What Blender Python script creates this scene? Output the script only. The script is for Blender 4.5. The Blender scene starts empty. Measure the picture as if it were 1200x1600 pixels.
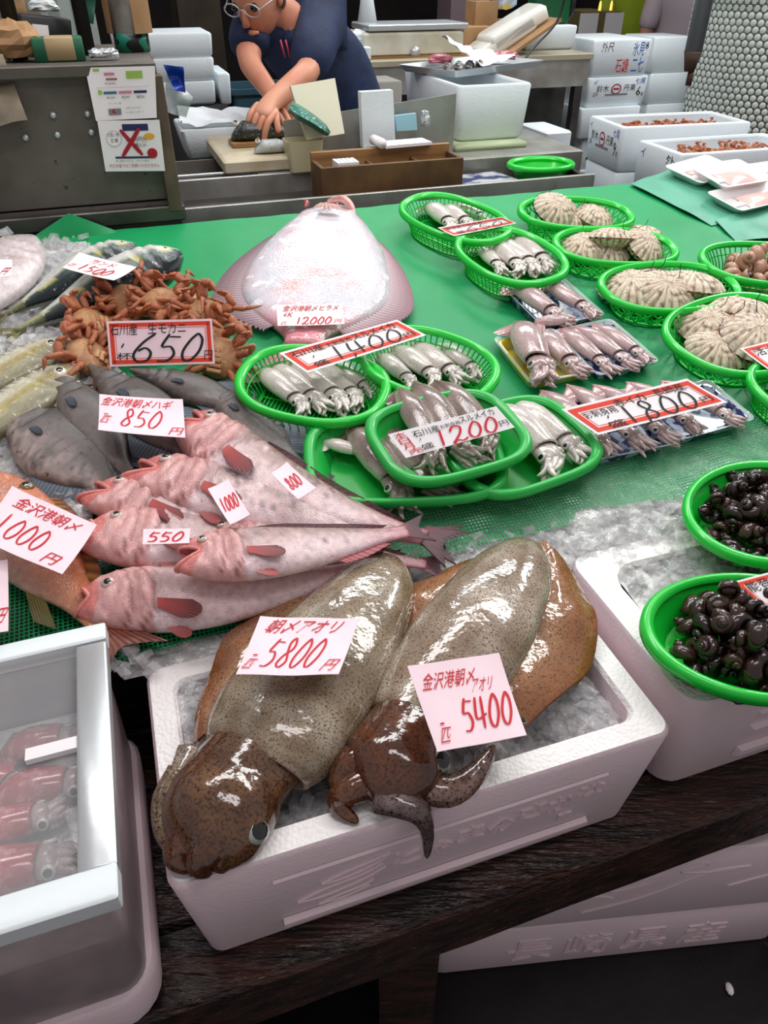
import bpy, bmesh, math, random
from mathutils import Vector as V, Matrix, noise
random.seed(7)
SC = bpy.context.scene
C = SC.collection
pi, sin, cos, rad = math.pi, math.sin, math.cos, math.radians
# ---------------- camera, light, exposure ----------------
F, PT, H, TH, SL = 1150.0, rad(36.8), 1.55, rad(18.7), rad(10)   # focal length in px of a 1200x1600 frame
cd = bpy.data.cameras.new('camera'); cd.sensor_fit = 'VERTICAL'; cd.sensor_height = 36; cd.lens = 36*F/1600; cd.clip_start = .02
cam = bpy.data.objects.new('camera', cd); C.objects.link(cam)
cam.location = (0, 0, H); cam.rotation_euler = (pi/2-PT, 0, 0); SC.camera = cam
w = bpy.data.worlds.new('world'); SC.world = w; w.use_nodes = True
w.node_tree.nodes['Background'].inputs[0].default_value = (1.0, .93, .95, 1)
w.node_tree.nodes['Background'].inputs[1].default_value = .36
def area(loc, target, sx, sy, power, col=(1, 1, 1)):
    l = bpy.data.lights.new('lamp', 'AREA'); l.shape = 'RECTANGLE'; l.size = sx; l.size_y = sy; l.energy = power; l.color = col
    o = bpy.data.objects.new('ceiling_lamp', l); C.objects.link(o); o.location = loc
    o.rotation_euler = (V(target)-V(loc)).to_track_quat('-Z', 'Y').to_euler(); return o
area((-.5, 1.9, 2.9), (-.2, 1.4, .8), 1.6, .35, 21, (1, .98, .98))
area((1.1, 2.0, 2.9), (.8, 1.4, .8), 1.6, .35, 23, (1, 1, .97))
area((.2, .4, 3.0), (.3, .9, .8), 1.4, .3, 11, (1, .93, .95))
area((.3, 4.2, 3.1), (.3, 3.2, 1), 2.2, .4, 36, (.95, 1, 1))
area((2.6, 4.0, 3.2), (1.7, 4.3, .9), 1.8, .4, 62, (.95, 1, 1))
SC.view_settings.view_transform = 'Standard'; SC.view_settings.look = 'None'
SC.view_settings.exposure = 0.0; SC.view_settings.gamma = 1; SC.view_settings.use_curve_mapping = False
SC.cycles.max_bounces = 8; SC.cycles.transparent_max_bounces = 12; SC.cycles.caustics_refractive = False; SC.cycles.caustics_reflective = False

# ---------------- geometry of the place ----------------
E1 = V((cos(TH), sin(TH), 0)); E2h = V((-sin(TH), cos(TH), 0))           # along the stall, across the stall
E2 = E2h*cos(SL)+V((0, 0, sin(SL))); N = E1.cross(E2)                    # the sloping display
EYE = V((0, 0, H)); Z = V((0, 0, 1))
def ray(x, y): return V((x-600, F*cos(PT)+(800-y)*sin(PT), -F*sin(PT)+(800-y)*cos(PT)))
def RP(x, y, p, n): r = ray(x, y); return EYE+r*((p-EYE).dot(n)/r.dot(n))
D0 = E2h*.739+Z*.78
def DP(x, y, l=0.0): return RP(x, y, D0+N*l, N)
def AT(x, y, z): return RP(x, y, V((0, 0, z)), Z)
def ON(x, y, v): return RP(x, y, E2h*v, E2h)
def TW(u, v, z): return E1*u+E2h*v+Z*z
def DS(u, v, l=0): return D0+E1*u+E2*((v-.739)/cos(SL))+N*l              # display point from plan coordinates
def FR(o, x, n, roll=0):
    x = x.normalized(); y = n.cross(x).normalized(); z = x.cross(y)
    m = Matrix((x, y, z)).transposed().to_4x4(); m.translation = o
    return m @ Matrix.Rotation(roll, 4, 'X')
TM = FR(V((0, 0, 0)), E1, Z)
def pxm(p): d = p-EYE; return F/(d.y*cos(PT)-d.z*sin(PT))                # pixels per metre at a point
def lerp(a, b, t): return a+(b-a)*t
def cr(pts, n):                                                          # smooth curve through points, n samples a span
    pts = [V(p) for p in pts]; out = []
    for i in range(len(pts)-1):
        p0, p1, p2, p3 = pts[max(i-1, 0)], pts[i], pts[i+1], pts[min(i+2, len(pts)-1)]
        for k in range(n):
            t = k/n
            out.append(.5*(2*p1+(p2-p0)*t+(2*p0-5*p1+4*p2-p3)*t*t+(3*p1-p0-3*p2+p3)*t**3))
    return out+[pts[-1]]
def prof(tab, s):                                                        # table lookup [(s, a, b, ...)], smooth
    for i in range(len(tab)-1):
        if s <= tab[i+1][0] or i == len(tab)-2:
            a, b = tab[i], tab[i+1]; t = min(max((s-a[0])/(b[0]-a[0]), 0), 1)
            p0, p3 = tab[max(i-1, 0)], tab[min(i+2, len(tab)-1)]; r = []
            for k in range(1, len(a)):
                m1 = (b[k]-p0[k])/(b[0]-p0[0]+1e-9)*(b[0]-a[0]); m2 = (p3[k]-a[k])/(p3[0]-a[0]+1e-9)*(b[0]-a[0])
                r.append((2*t**3-3*t*t+1)*a[k]+(t**3-2*t*t+t)*m1+(-2*t**3+3*t*t)*b[k]+(t**3-t*t)*m2)
            return r
def sl(c): return tuple(((x/255)/12.92 if x/255 <= .04045 else ((x/255+.055)/1.055)**2.4) for x in c)
def mixc(a, b, t): t = min(max(t, 0), 1); return tuple(x+(y-x)*t for x, y in zip(a, b))
def ns(p, s=1): return noise.noise(V(p)*s)

# ---------------- materials ----------------
MATS = {}
def mat(name, c=(200, 200, 200), r=.5, met=0, c2=None, ns=8, lo=.4, hi=.65, det=4, bump=0, bs=60, vor=False, coat=0, attr=False,
        tr=0, al=1, spk=None, var=.0, sss=0, em=0, ior=1.45, stretch=(1, 1, 1), dist=.003):
    if name in MATS: return MATS[name]
    m = bpy.data.materials.new(name); m.use_nodes = True; t = m.node_tree; b = t.nodes['Principled BSDF']; MATS[name] = m
    nn = t.nodes.new; L = t.links.new
    tc = nn('ShaderNodeTexCoord').outputs['Object']
    mp = nn('ShaderNodeMapping'); mp.inputs['Scale'].default_value = stretch; L(tc, mp.inputs[0]); co = mp.outputs[0]
    def noi(s, d=4):
        n = nn('ShaderNodeTexNoise'); n.inputs['Scale'].default_value = s; n.inputs['Detail'].default_value = d; L(co, n.inputs['Vector']); return n.outputs['Fac']
    def mrange(x, a, z):
        n = nn('ShaderNodeMapRange'); n.inputs['From Min'].default_value = a; n.inputs['From Max'].default_value = z; L(x, n.inputs[0]); return n.outputs[0]
    def mix(f, a, bb, bt='MIX'):
        n = nn('ShaderNodeMix'); n.data_type = 'RGBA'; n.blend_type = bt
        for s, x in ((n.inputs['Factor'], f), (n.inputs[6], a), (n.inputs[7], bb)):
            if isinstance(x, (int, float)): s.default_value = x
            elif isinstance(x, tuple): s.default_value = (*x, 1)
            else: L(x, s)
        return n.outputs[2]
    col = sl(c)
    if attr:
        a = nn('ShaderNodeAttribute'); a.attribute_name = 'Col'; col = a.outputs['Color']
    if c2: col = mix(mrange(noi(ns, det), lo, hi), col, sl(c2))
    if var:
        g = nn('ShaderNodeCombineColor'); f = mrange(noi(ns*2.3, 5), .25, .75)
        q = nn('ShaderNodeMapRange'); q.inputs['To Min'].default_value = 1-var; q.inputs['To Max'].default_value = 1+var*.5; L(f, q.inputs[0])
        for i in range(3): L(q.outputs[0], g.inputs[i])
        col = mix(1.0, col, g.outputs[0], 'MULTIPLY')
    if spk:                                                              # (scale, colour, low, high)
        col = mix(mrange(noi(spk[0], 3), spk[2], spk[3]), col, sl(spk[1]))
    if isinstance(col, tuple): b.inputs['Base Color'].default_value = (*col, 1)
    else: L(col, b.inputs['Base Color'])
    b.inputs['Roughness'].default_value = r; b.inputs['Metallic'].default_value = met; b.inputs['IOR'].default_value = ior
    b.inputs['Coat Weight'].default_value = coat; b.inputs['Coat Roughness'].default_value = .08
    b.inputs['Transmission Weight'].default_value = tr; b.inputs['Alpha'].default_value = al
    if sss: b.inputs['Subsurface Weight'].default_value = sss; b.inputs['Subsurface Radius'].default_value = (.01, .006, .005); b.inputs['Subsurface Scale'].default_value = .4
    if em: b.inputs['Emission Color'].default_value = (*sl(c), 1); b.inputs['Emission Strength'].default_value = em
    if bump:
        if vor:
            n = nn('ShaderNodeTexVoronoi'); n.inputs['Scale'].default_value = bs; L(co, n.inputs['Vector']); h = n.outputs['Distance']
        else: h = noi(bs, 3)
        bp = nn('ShaderNodeBump'); bp.inputs['Strength'].default_value = bump; bp.inputs['Distance'].default_value = dist; bp.invert = vor
        L(h, bp.inputs['Height']); L(bp.outputs[0], b.inputs['Normal'])
        if coat: L(bp.outputs[0], b.inputs['Coat Normal'])
    return m

# ---------------- mesh building ----------------
RM = {}
class MB:
    def __init__(s): s.v = []; s.f = []; s.c = []
    def add(s, vs, fs, col=None, M=None):
        o = len(s.v); s.v += [(M @ V(p) if M else V(p)) for p in vs]; s.f += [[i+o for i in f] for f in fs]
        s.c += [col[i % len(col)] for i in range(len(vs))] if isinstance(col, list) else [col or (1, 1, 1)]*len(vs); return s
    def loft(s, rings, closed=True, cap0=False, cap1=False, col=None, M=None):
        n = len(rings[0]); vs = [p for r in rings for p in r]; fs = []
        for i in range(len(rings)-1):
            for j in range(n if closed else n-1):
                a, b = i*n+j, i*n+(j+1) % n; fs.append([a, b, b+n, a+n])
        if cap0: fs.append(list(range(n))[::-1])
        if cap1: fs.append([len(vs)-n+j for j in range(n)])
        if callable(col): col = [col(i/(len(rings)-1), j/n) for i in range(len(rings)) for j in range(n)]
        return s.add(vs, fs, col, M)
    def tube(s, pts, r, n=6, col=None, flat=1, up=None, cap=True, M=None, wob=0):
        pts = [V(p) for p in pts]; rings = []; k = len(pts); pu = None
        for i, p in enumerate(pts):
            t = (pts[min(i+1, k-1)]-pts[max(i-1, 0)]).normalized()
            if up is not None: u = up
            else: u = pu if pu is not None else (Z if abs(t.z) < .9 else V((1, 0, 0)))
            sx = t.cross(u)
            if sx.length < 1e-5: sx = t.orthogonal()
            sx.normalize(); uu = sx.cross(t).normalized(); pu = uu
            rr = r(i/(k-1)) if callable(r) else (r[i] if isinstance(r, (list, tuple)) else r)
            rings.append([p+sx*cos(a)*rr*(1+wob*random.uniform(-1, 1))+uu*sin(a)*rr*flat for a in [2*pi*j/n for j in range(n)]])
        return s.loft(rings, True, cap, cap, col, M)
    def box(s, c, h, col=None, M=None, bev=0):                           # centre, half sizes, bevelled
        cx, cy, cz = c; x, y, z = h; b = min(bev, x, y, z)
        if b <= 0:
            vs = [(cx+i*x, cy+j*y, cz+k*z) for k in (-1, 1) for j in (-1, 1) for i in (-1, 1)]
            return s.add(vs, [[0, 2, 3, 1], [4, 5, 7, 6], [0, 1, 5, 4], [2, 6, 7, 3], [0, 4, 6, 2], [1, 3, 7, 5]], col, M)
        rr = [[(cx+px, cy+py, cz+zz) for px, py in rrect(x-d, y-d, b, 2)] for zz, d in ((-z, b*.7), (-z+b*.7, 0), (z-b*.7, 0), (z, b*.7))]
        return s.loft(rr, True, True, True, col, M)
    def ball(s, c, r, col=None, nu=10, nv=7, M=None, sc=(1, 1, 1)):
        c = V(c); rings = []
        for i in range(nv+1):
            a = pi*i/nv; rr = max(sin(a), .02)
            rings.append([c+V((cos(b)*rr*r*sc[0], sin(b)*rr*r*sc[1], cos(a)*r*sc[2])) for b in [-2*pi*j/nu for j in range(nu)]])
        return s.loft(rings, True, True, True, col, M)
    def build(s, name, m, parent=None, smooth=True, M=None, world=False, sharp=None):
        me = bpy.data.meshes.new(name)
        if parent is not None and world:
            inv = RM[parent.name].inverted(); vs = [inv @ p for p in s.v]
        elif parent is None and world:                                   # origin at the base centre
            xs = [p.x for p in s.v]; ys = [p.y for p in s.v]; o = V(((min(xs)+max(xs))/2, (min(ys)+max(ys))/2, min(p.z for p in s.v)))
            M = Matrix.Translation(o); vs = [p-o for p in s.v]
        else: vs = s.v
        me.from_pydata([tuple(p) for p in vs], [], s.f); me.update()
        if any(c != (1, 1, 1) for c in s.c):
            a = me.color_attributes.new('Col', 'FLOAT_COLOR', 'POINT'); a.data.foreach_set('color', [x for c in s.c for x in (*c[:3], 1)])
        if smooth:
            me.polygons.foreach_set('use_smooth', [True]*len(me.polygons))
            if sharp: me.set_sharp_from_angle(angle=rad(sharp))
        if m: me.materials.append(m)
        o = bpy.data.objects.new(name, me); C.objects.link(o)
        if parent is not None: o.parent = parent
        M = M or Matrix(); o.matrix_basis = M
        RM[o.name] = (RM[parent.name] if parent is not None else Matrix()) @ M
        return o
def tag(o, label=None, cat=None, group=None, kind=None):
    for k, x in (('label', label), ('category', cat), ('group', group), ('kind', kind)):
        if x: o[k] = x
    return o
def thing(name, label, cat, M=None, group=None):
    o = bpy.data.objects.new(name, None); C.objects.link(o); o.empty_display_size = .05
    if not isinstance(M, Matrix): M = Matrix.Translation(M or V((0, 0, 0)))
    o.matrix_basis = M; RM[o.name] = M.copy(); return tag(o, label, cat, group)
def copy_tree(o, M, label=None, group=None, par=None):
    c = o.copy(); C.objects.link(c); c.parent = par; RM[c.name] = (RM[par.name] if par else Matrix()) @ M; c.matrix_basis = M
    if label: c['label'] = label
    if group: c['group'] = group
    for k in list(o.children): copy_tree(k, k.matrix_basis.copy(), par=c)
    return c
def rrect(hx, hy, r, n=4):
    r = min(r, hx, hy); out = []
    for cx, cy, a0 in ((hx-r, hy-r, 0), (-hx+r, hy-r, 90), (-hx+r, -hy+r, 180), (hx-r, -hy+r, 270)):
        for k in range(n+1): a = rad(a0+90*k/n); out.append((cx+r*cos(a), cy+r*sin(a)))
    return out
def one(b, name, m, label, cat, group=None, smooth=True, sharp=None):      # a thing that is one mesh, built in world space
    return tag(b.build(name, m, None, smooth, None, True, sharp), label, cat, group)
def panel(c4, t=.002, back=None):                                        # a thin slab from four corners
    b = MB(); c4 = [V(p) for p in c4]; n = (c4[1]-c4[0]).cross(c4[3]-c4[0]).normalized()*t
    return b.add(c4+[p-n for p in c4], [[0, 1, 2, 3], [7, 6, 5, 4], [0, 4, 5, 1], [1, 5, 6, 2], [2, 6, 7, 3], [3, 7, 4, 0]])

# ---------------- writing ----------------
GC = {}
def glyphs(text):
    if text not in GC:
        cu = bpy.data.curves.new('t', 'FONT'); cu.body = text; cu.size = 1; cu.resolution_u = 1
        ob = bpy.data.objects.new('t', cu); C.objects.link(ob); dg = bpy.context.evaluated_depsgraph_get(); dg.update()
        me = ob.evaluated_get(dg).to_mesh(); vs = [tuple(v.co[:2]) for v in me.vertices]; fs = [list(p.vertices) for p in me.polygons]
        bpy.data.objects.remove(ob); bpy.data.curves.remove(cu)
        if not vs: vs, fs = [(0, 0), (1, 0), (1, 1)], []
        x0, x1 = min(p[0] for p in vs), max(p[0] for p in vs); y0, y1 = min(p[1] for p in vs), max(p[1] for p in vs)
        GC[text] = ([((x-x0)/(x1-x0+1e-9), (y-y0)/(y1-y0+1e-9)) for x, y in vs], fs)
    return GC[text]
DG = {'0': [[(.72, .98), (.42, .75), (.14, .35), (.2, .05), (.5, .02), (.85, .35), (.92, .75), (.72, .98)]], '1': [[(.62, 1), (.4, 0)]],
 '2': [[(.12, .72), (.4, .98), (.8, .88), (.68, .55), (.3, .22), (.0, .0), (.3, .1), (.6, .0), (.95, .12)]],
 '4': [[(.3, .95), (.12, .42), (.3, .3), (.95, .42)], [(.75, .95), (.6, 0)]],
 '5': [[(.5, .98), (.22, .55), (.6, .52), (.78, .25), (.5, .02), (.08, .02)], [(.5, .88), (1.0, .86)]],
 '6': [[(.9, 1), (.4, .68), (.08, .28), (.28, .02), (.68, .06), (.8, .32), (.55, .5), (.25, .4)]],
 '8': [[(.8, .8), (.62, 1), (.38, .85), (.48, .55), (.72, .22), (.45, .0), (.15, .12), (.35, .42), (.75, .62), (.8, .82)]],
 '3': [[(.2, .9), (.6, .98), (.7, .7), (.4, .55), (.8, .35), (.6, .02), (.1, .08)]], '9': [[(.8, .7), (.5, .95), (.3, .7), (.6, .5), (.8, .85), (.6, 0)]],
 ',': [[(.4, .1), (.25, -.14)]], '/': [[(.7, .9), (.35, .3)]], '-': [[(.1, .5), (.9, .55)]], 'Y': [[(.2, .85), (.0, 0)], [(.25, .8), (.95, .85), (.8, .0)], [(.4, .45), (.75, .45)]],
 'R': [[(.1, .9), (.1, 0)], [(.35, .8), (.35, 0)], [(.4, .8), (.9, .75), (.5, .4), (.95, .05)]], 'X': [[(.05, .95), (.95, .05)], [(.95, 1), (.0, .0)]]}
def inkset(items, place, asp):
    """items: (kind, text, x, y, w, h, colour, weight, slant) in the sheet's unit square; place(x, y) -> world point. Returns [(colour, MB)], one a piece of writing."""
    out = []
    base = place; lay = 0
    for kind, text, x, y, ww, hh, colr, wt, sh in items:
        lay += 1; place = lambda px, py, o=.0009+.00012*lay: base(px, py, o)
        b = MB(); out.append((colr, b))
        if kind == 'k':
            vs, fs = glyphs(text); b.add([place(x+ww*px+sh*hh*(py-.5)/asp, y+hh*py) for px, py in vs], fs)
        elif kind == 'b': b.add([place(x, y), place(x+ww, y), place(x+ww, y+hh), place(x, y+hh)], [[0, 1, 2, 3]])
        elif kind == 'o':
            q = [(x+ww*cos(2*pi*k/20), y+hh*sin(2*pi*k/20)) for k in range(20)]; b.add([place(*p) for p in q], [list(range(20))])
        else:
            n = len([k for k in text if k != ',']); cw = ww/max(n, 1); i = 0
            for chh in text:
                ox = x+cw*i-(cw*.25 if chh == ',' else 0)
                for ln in DG[chh]:
                    pts = cr([((ox+(px*.98+sh*(py-.5))*cw)*asp, y+py*hh, 0) for px, py in ln], 5); L, R = [], []
                    for k, p in enumerate(pts):
                        t = (pts[min(k+1, len(pts)-1)]-pts[max(k-1, 0)]); nn = V((-t.y, t.x, 0)).normalized()
                        q = wt*(.55+.45*abs(nn.x))*(.6 if k in (0, len(pts)-1) else 1)
                        L.append(place((p.x+nn.x*q)/asp, p.y+nn.y*q)); R.append(place((p.x-nn.x*q)/asp, p.y-nn.y*q))
                    b.loft([[R[k], L[k]] for k in range(len(L))], False)
                i += 0 if chh == ',' else 1
    return out
RED, BLK, BLU = 'red', 'black', 'blue'
def ink(c): return mat('ink_'+c, {'red': (205, 30, 45), 'black': (22, 20, 20), 'blue': (60, 105, 190), 'vermilion': (226, 62, 34), 'grey': (120, 125, 130), 'green': (150, 190, 80), 'navy': (40, 40, 95), 'yellow': (225, 170, 50), 'pink': (205, 130, 150), 'darkred': (168, 22, 40), 'teal': (60, 110, 130), 'purple': (90, 40, 90), 'paper': (244, 240, 242), 'white': (224, 232, 236)}[c], .6)
def sheet(name, q, label, cat, items, m, curl=0., border=None, ripple=0, group=None, th=.0006):
    """q: four world corners TL, TR, BR, BL."""
    tl, tr, br, bl = q; nrm = (br-bl).cross(tl-bl).normalized(); asp = ((br-bl).length+(tr-tl).length)/((tl-bl).length+(tr-br).length)
    hh = (tl-bl).length
    def place(x, y, off=.0009):
        p = (bl*(1-x)+br*x)*(1-y)+(tl*(1-x)+tr*x)*y
        return p+nrm*(off+curl*hh*((2*y-1)**2*.5+(2*x-1)**2*.3)+ripple*hh*sin(x*9+y*3))
    root = thing(name, label, cat, place(.5, .0, 0), group)
    b = MB(); nx, ny = 12, 8
    b.loft([[place(i/nx, j/ny, 0) for i in range(nx+1)] for j in range(ny+1)], False)
    b.loft([[place(1-i/nx, j/ny, -th) for i in range(nx+1)] for j in range(ny+1)], False)
    b.build('paper', m, root, world=True)
    if border:
        e = MB()
        def strip(x0, y0, x1, y1, tx, ty, bb):
            for a, c, d, f in ((x0, y0, x1, y0+ty), (x0, y1-ty, x1, y1), (x0, y0, x0+tx, y1), (x1-tx, y0, x1, y1)):
                for k in range(6):
                    if d-a > f-c: p = [(lerp(a, d, k/6), c), (lerp(a, d, (k+1)/6), c), (lerp(a, d, (k+1)/6), f), (lerp(a, d, k/6), f)]
                    else: p = [(a, lerp(c, f, k/6)), (d, lerp(c, f, k/6)), (d, lerp(c, f, (k+1)/6)), (a, lerp(c, f, (k+1)/6))]
                    bb.add([place(*z, .0006) for z in p], [[0, 1, 2, 3]])
        strip(.022, .022*asp, .978, 1-.022*asp, .038, .038*asp, e); strip(.072, .072*asp, .928, 1-.072*asp, .005, .005*asp, e)
        e.build('printed_border', ink(border), root, world=True)
    for c, bb in inkset(items, place, asp): bb.build('lettering', ink(c), root, False, world=True)
    return root
# ---------------- materials in use ----------------
M_foam = mat('polystyrene', (234, 214, 220), .55, bump=.25, bs=170, vor=True, dist=.0015)  # pink light on the box walls put into the base colour; rims stay white
M_foamt = mat('polystyrene_cut', (246, 243, 241), .5, bump=.6, bs=190, vor=True, dist=.002, c2=(206, 190, 176), ns=9, lo=.62, hi=.82)
M_foamw = mat('polystyrene_white', (224, 232, 236), .5, bump=.15, bs=120, vor=True)
M_ice = mat('crushed_ice', (226, 226, 228), .05, al=.3, bump=.6, bs=70, dist=.006, coat=.5)
M_iceb = mat('ice_bed', (190, 193, 192), .1, c2=(234, 233, 230), ns=40, bump=.9, bs=70, dist=.008, coat=.6)
M_steel = mat('steel', (172, 172, 168), .38, .55, c2=(138, 134, 126), ns=6, bump=.05, bs=120)
M_steeld = mat('steel_dark', (96, 94, 90), .4, .7, c2=(70, 66, 62), ns=7)
M_cab = mat('cabinet_steel', (112, 107, 100), .55, .35, c2=(80, 76, 68), ns=5, lo=.4, hi=.7, var=.12, spk=(60, (60, 50, 42), .68, .74))
M_wood = mat('wet_dark_wood', (64, 38, 30), .3, c2=(26, 17, 14), ns=9, lo=.35, hi=.6, spk=(28, (122, 92, 74), .67, .73), bump=.9, bs=26, stretch=(1, 6, 6), dist=.006)
M_floor = mat('wet_concrete', (26, 24, 24), .35, c2=(14, 13, 13), ns=6, spk=(50, (60, 54, 52), .7, .78), bump=.3, bs=30)
M_dark = mat('dark_wall', (20, 18, 17), .8, c2=(34, 30, 27), ns=3)
M_black = mat('black_plastic', (22, 22, 24), .45)
M_white = mat('white_paint', (226, 234, 236), .4, c2=(200, 206, 206), ns=12, lo=.55, hi=.75, bump=.1, bs=90)
M_alu = mat('aluminium', (200, 204, 206), .35, .6, bump=.08, bs=80)
M_paper = mat('paper', (244, 240, 242), .6)
M_pink = mat('pink_paper', (250, 226, 233), .55, c2=(240, 212, 222), ns=6)
M_card = mat('cardboard', (176, 138, 96), .7, c2=(150, 114, 78), ns=6)
M_brown = mat('brown_board', (110, 78, 48), .6, c2=(82, 56, 34), ns=9, var=.15, bump=.15, bs=80)
M_woodl = mat('light_wood', (168, 128, 80), .5, c2=(132, 96, 58), ns=5, stretch=(1, 8, 8))
M_cutb = mat('cutting_board', (206, 196, 170), .45, c2=(176, 160, 128), ns=8)
M_green = mat('green_plastic', (20, 200, 58), .3, coat=.3)
M_gpaper = mat('green_waxed_paper', (92, 168, 140), .5, c2=(70, 142, 118), ns=7, bump=.3, bs=18)
M_glass = mat('clear_plastic', (235, 238, 240), .05, al=.16)
def net_material():
    m = bpy.data.materials.new('green_net'); m.use_nodes = True; t = m.node_tree; b = t.nodes['Principled BSDF']; nn = t.nodes.new; L = t.links.new
    uv = nn('ShaderNodeAttribute'); uv.attribute_name = 'NetUV'
    sx = nn('ShaderNodeSeparateXYZ'); L(uv.outputs['Vector'], sx.inputs[0])
    def math_(op, a, b_=None):
        n = nn('ShaderNodeMath'); n.operation = op
        for s, x in ((n.inputs[0], a), (n.inputs[1], b_)):
            if x is None: continue
            if isinstance(x, (int, float)): s.default_value = x
            else: L(x, s)
        return n.outputs[0]
    P = .0064
    fx = math_('ABSOLUTE', math_('SUBTRACT', math_('FRACT', math_('DIVIDE', sx.outputs[0], P)), .5))
    fy = math_('ABSOLUTE', math_('SUBTRACT', math_('FRACT', math_('DIVIDE', sx.outputs[1], P)), .5))
    hole = math_('LESS_THAN', math_('MAXIMUM', fx, fy), .33)                # 1 in a hole, 0 on a strand
    n = nn('ShaderNodeTexNoise'); n.inputs['Scale'].default_value = 5; n.inputs['Detail'].default_value = 4; L(uv.outputs['Vector'], n.inputs['Vector'])
    mx = nn('ShaderNodeMix'); mx.data_type = 'RGBA'; L(n.outputs['Fac'], mx.inputs['Factor']); mx.inputs[6].default_value = (*sl((0, 134, 74)), 1); mx.inputs[7].default_value = (*sl((10, 168, 98)), 1)
    L(mx.outputs[2], b.inputs['Base Color']); b.inputs['Roughness'].default_value = .5
    hp = math_('MULTIPLY', hole, sx.outputs[2])
    L(math_('SUBTRACT', 1.0, hp), b.inputs['Alpha'])
    bp = nn('ShaderNodeBump'); bp.inputs['Strength'].default_value = .5; bp.inputs['Distance'].default_value = .001
    L(math_('SUBTRACT', 1.0, hole), bp.inputs['Height']); L(bp.outputs[0], b.inputs['Normal'])
    return m
M_net = net_material()

# ---------------- setting: floor, walls ----------------
def struct(b, name, m, smooth=False): return tag(b.build(name, m, None, smooth, None, True), kind='structure')
struct(MB().box((1, 4, -.05), (9, 8, .05)), 'floor', M_floor)
struct(MB().box((.6, 7.6, 1.6), (7, .05, 1.6), None, TM), 'wall_back', M_dark); struct(MB().box((6.2, 4.5, 1.6), (.05, 3, 1.6), None, TM), 'wall_right', M_dark)
bw = MB(); bw.loft([[TW(-1.6+i*.05, 4.25+.012*(i % 2), z) for i in range(34)] for z in (0, 2.6)], False)
struct(bw, 'wall_left', mat('corrugated_panel', (176, 186, 180), .5, c2=(150, 158, 152), ns=4))

# ---------------- wooden stand in front ----------------
WS = thing('wooden_stand', 'dark wet wooden stand with worn beam carrying the polystyrene boxes of squid', 'stand', TW(.3, .6, 0))
def planks(u0, u1, v0, v1, z0, z1, name, nseg=40, jag=.003):
    b = MB(); rings = []
    for i in range(nseg+1):
        u = lerp(u0, u1, i/nseg); j = lambda k: jag*ns((u*14, k*7.3, v0*5), 1)
        rings.append([TW(u, v0+j(1), z0+j(2)), TW(u, v1, z0), TW(u, v1, z1+j(3)*.4), TW(u, v0+.008, z1+j(3)), TW(u, v0+j(5), z1-.01+j(4)), TW(u, v0+j(6), lerp(z0, z1, .5)+j(6))])
    return b.loft(rings, True, True, True).build(name, M_wood, WS, True, None, True, 35)
planks(-1.1, 1.5, .398, .49, .455, .567, 'beam')
for k in range(4): planks(-1.1, 1.5, .495+k*.105, .595+k*.105, .535, .566, 'plank', 20, .002)
for u in (.2, 1.35):
    b = MB(); b.box(TW(u, .475, .2275), (.045, .035, .2275), None, None); b.build('leg', M_wood, WS, False, None, True)
for u in (.2, 1.35, -.9): MB().box(TW(u, .86, .2675), (.04, .04, .2675)).build('leg', M_wood, WS, False, None, True)

# ---------------- polystyrene boxes ----------------
def relief(text, place, d, b):
    vs, fs = glyphs(text); n = len(vs); cnt = {}
    for f in fs:
        for i in range(len(f)): e = (f[i], f[(i+1) % len(f)]); cnt[e] = 1
    sides = [[a+n, c+n, c, a] for a, c in cnt if (c, a) not in cnt]
    b.add([place(x, y, d) for x, y in vs]+[place(x, y, 0) for x, y in vs], fs+sides)
def foam_box(name, label, M, hx, hy, h, wall=.035, floor=.03, r=.035, draft=.018, m=None, top=None, group=None, cat='box', inner_r=None, lid=False, n=5):
    root = thing(name, label, cat, M, group); m = m or M_foam; b = MB()
    R = lambda x, y, rr, z: [(p[0], p[1], z) for p in rrect(x, y, rr, n)]
    o = [R(hx-draft-.008, hy-draft-.008, r, 0), R(hx-draft, hy-draft, r, .01), R(hx-draft*.5, hy-draft*.5, r, h*.5), R(hx, hy, r, h-.006), R(hx-.004, hy-.004, r, h)]
    if lid: b.loft(o, True, True, True).build('body', m, root, sharp=50); return root
    b.loft(o, True, True).build('body', m, root, sharp=50)
    rr = inner_r or r; t = MB()
    t.loft([R(hx-.004, hy-.004, r, h), R(hx-wall+.004, hy-wall+.004, rr, h+.001), R(hx-wall, hy-wall, rr, h-.006)]).build('rim', top or m, root, sharp=50)
    t = MB(); t.loft([R(hx-wall, hy-wall, rr, h-.006), R(hx-wall-draft*.6, hy-wall-draft*.6, rr, floor)], True, False, True).build('inner_wall', m, root, sharp=50)
    return root
def tw_m(u, v, z, a=0): m = TM.copy(); m.translation = TW(u, v, z); return m @ Matrix.Rotation(a, 4, 'Z')
BX = foam_box('foam_box', 'white polystyrene box of ice holding two large reef squid', tw_m(.219, .583, .567), .311, .158, .213, .036, r=.02, top=M_foamt)
def front(hy, h, draft, sx=1):                                            # maps panel coordinates to the front wall of a box
    return lambda x, z, d: V((x, -(hy-draft*(1-z/h))-d, z))
fp = front(.158, .213, .018); b = MB()
for x0, x1, z0, z1, d in ((-.2, .22, .036, .045, .007),):
    b.add([fp(x0, z0, d), fp(x1, z0, d), fp(x1, z1, d), fp(x0, z1, d), fp(x0, z0-.004, 0), fp(x1, z0-.004, 0), fp(x1, z1+.004, 0), fp(x0, z1+.004, 0)], [[0, 1, 2, 3], [4, 5, 1, 0], [3, 2, 6, 7], [0, 3, 7, 4], [1, 5, 6, 2]])
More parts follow.
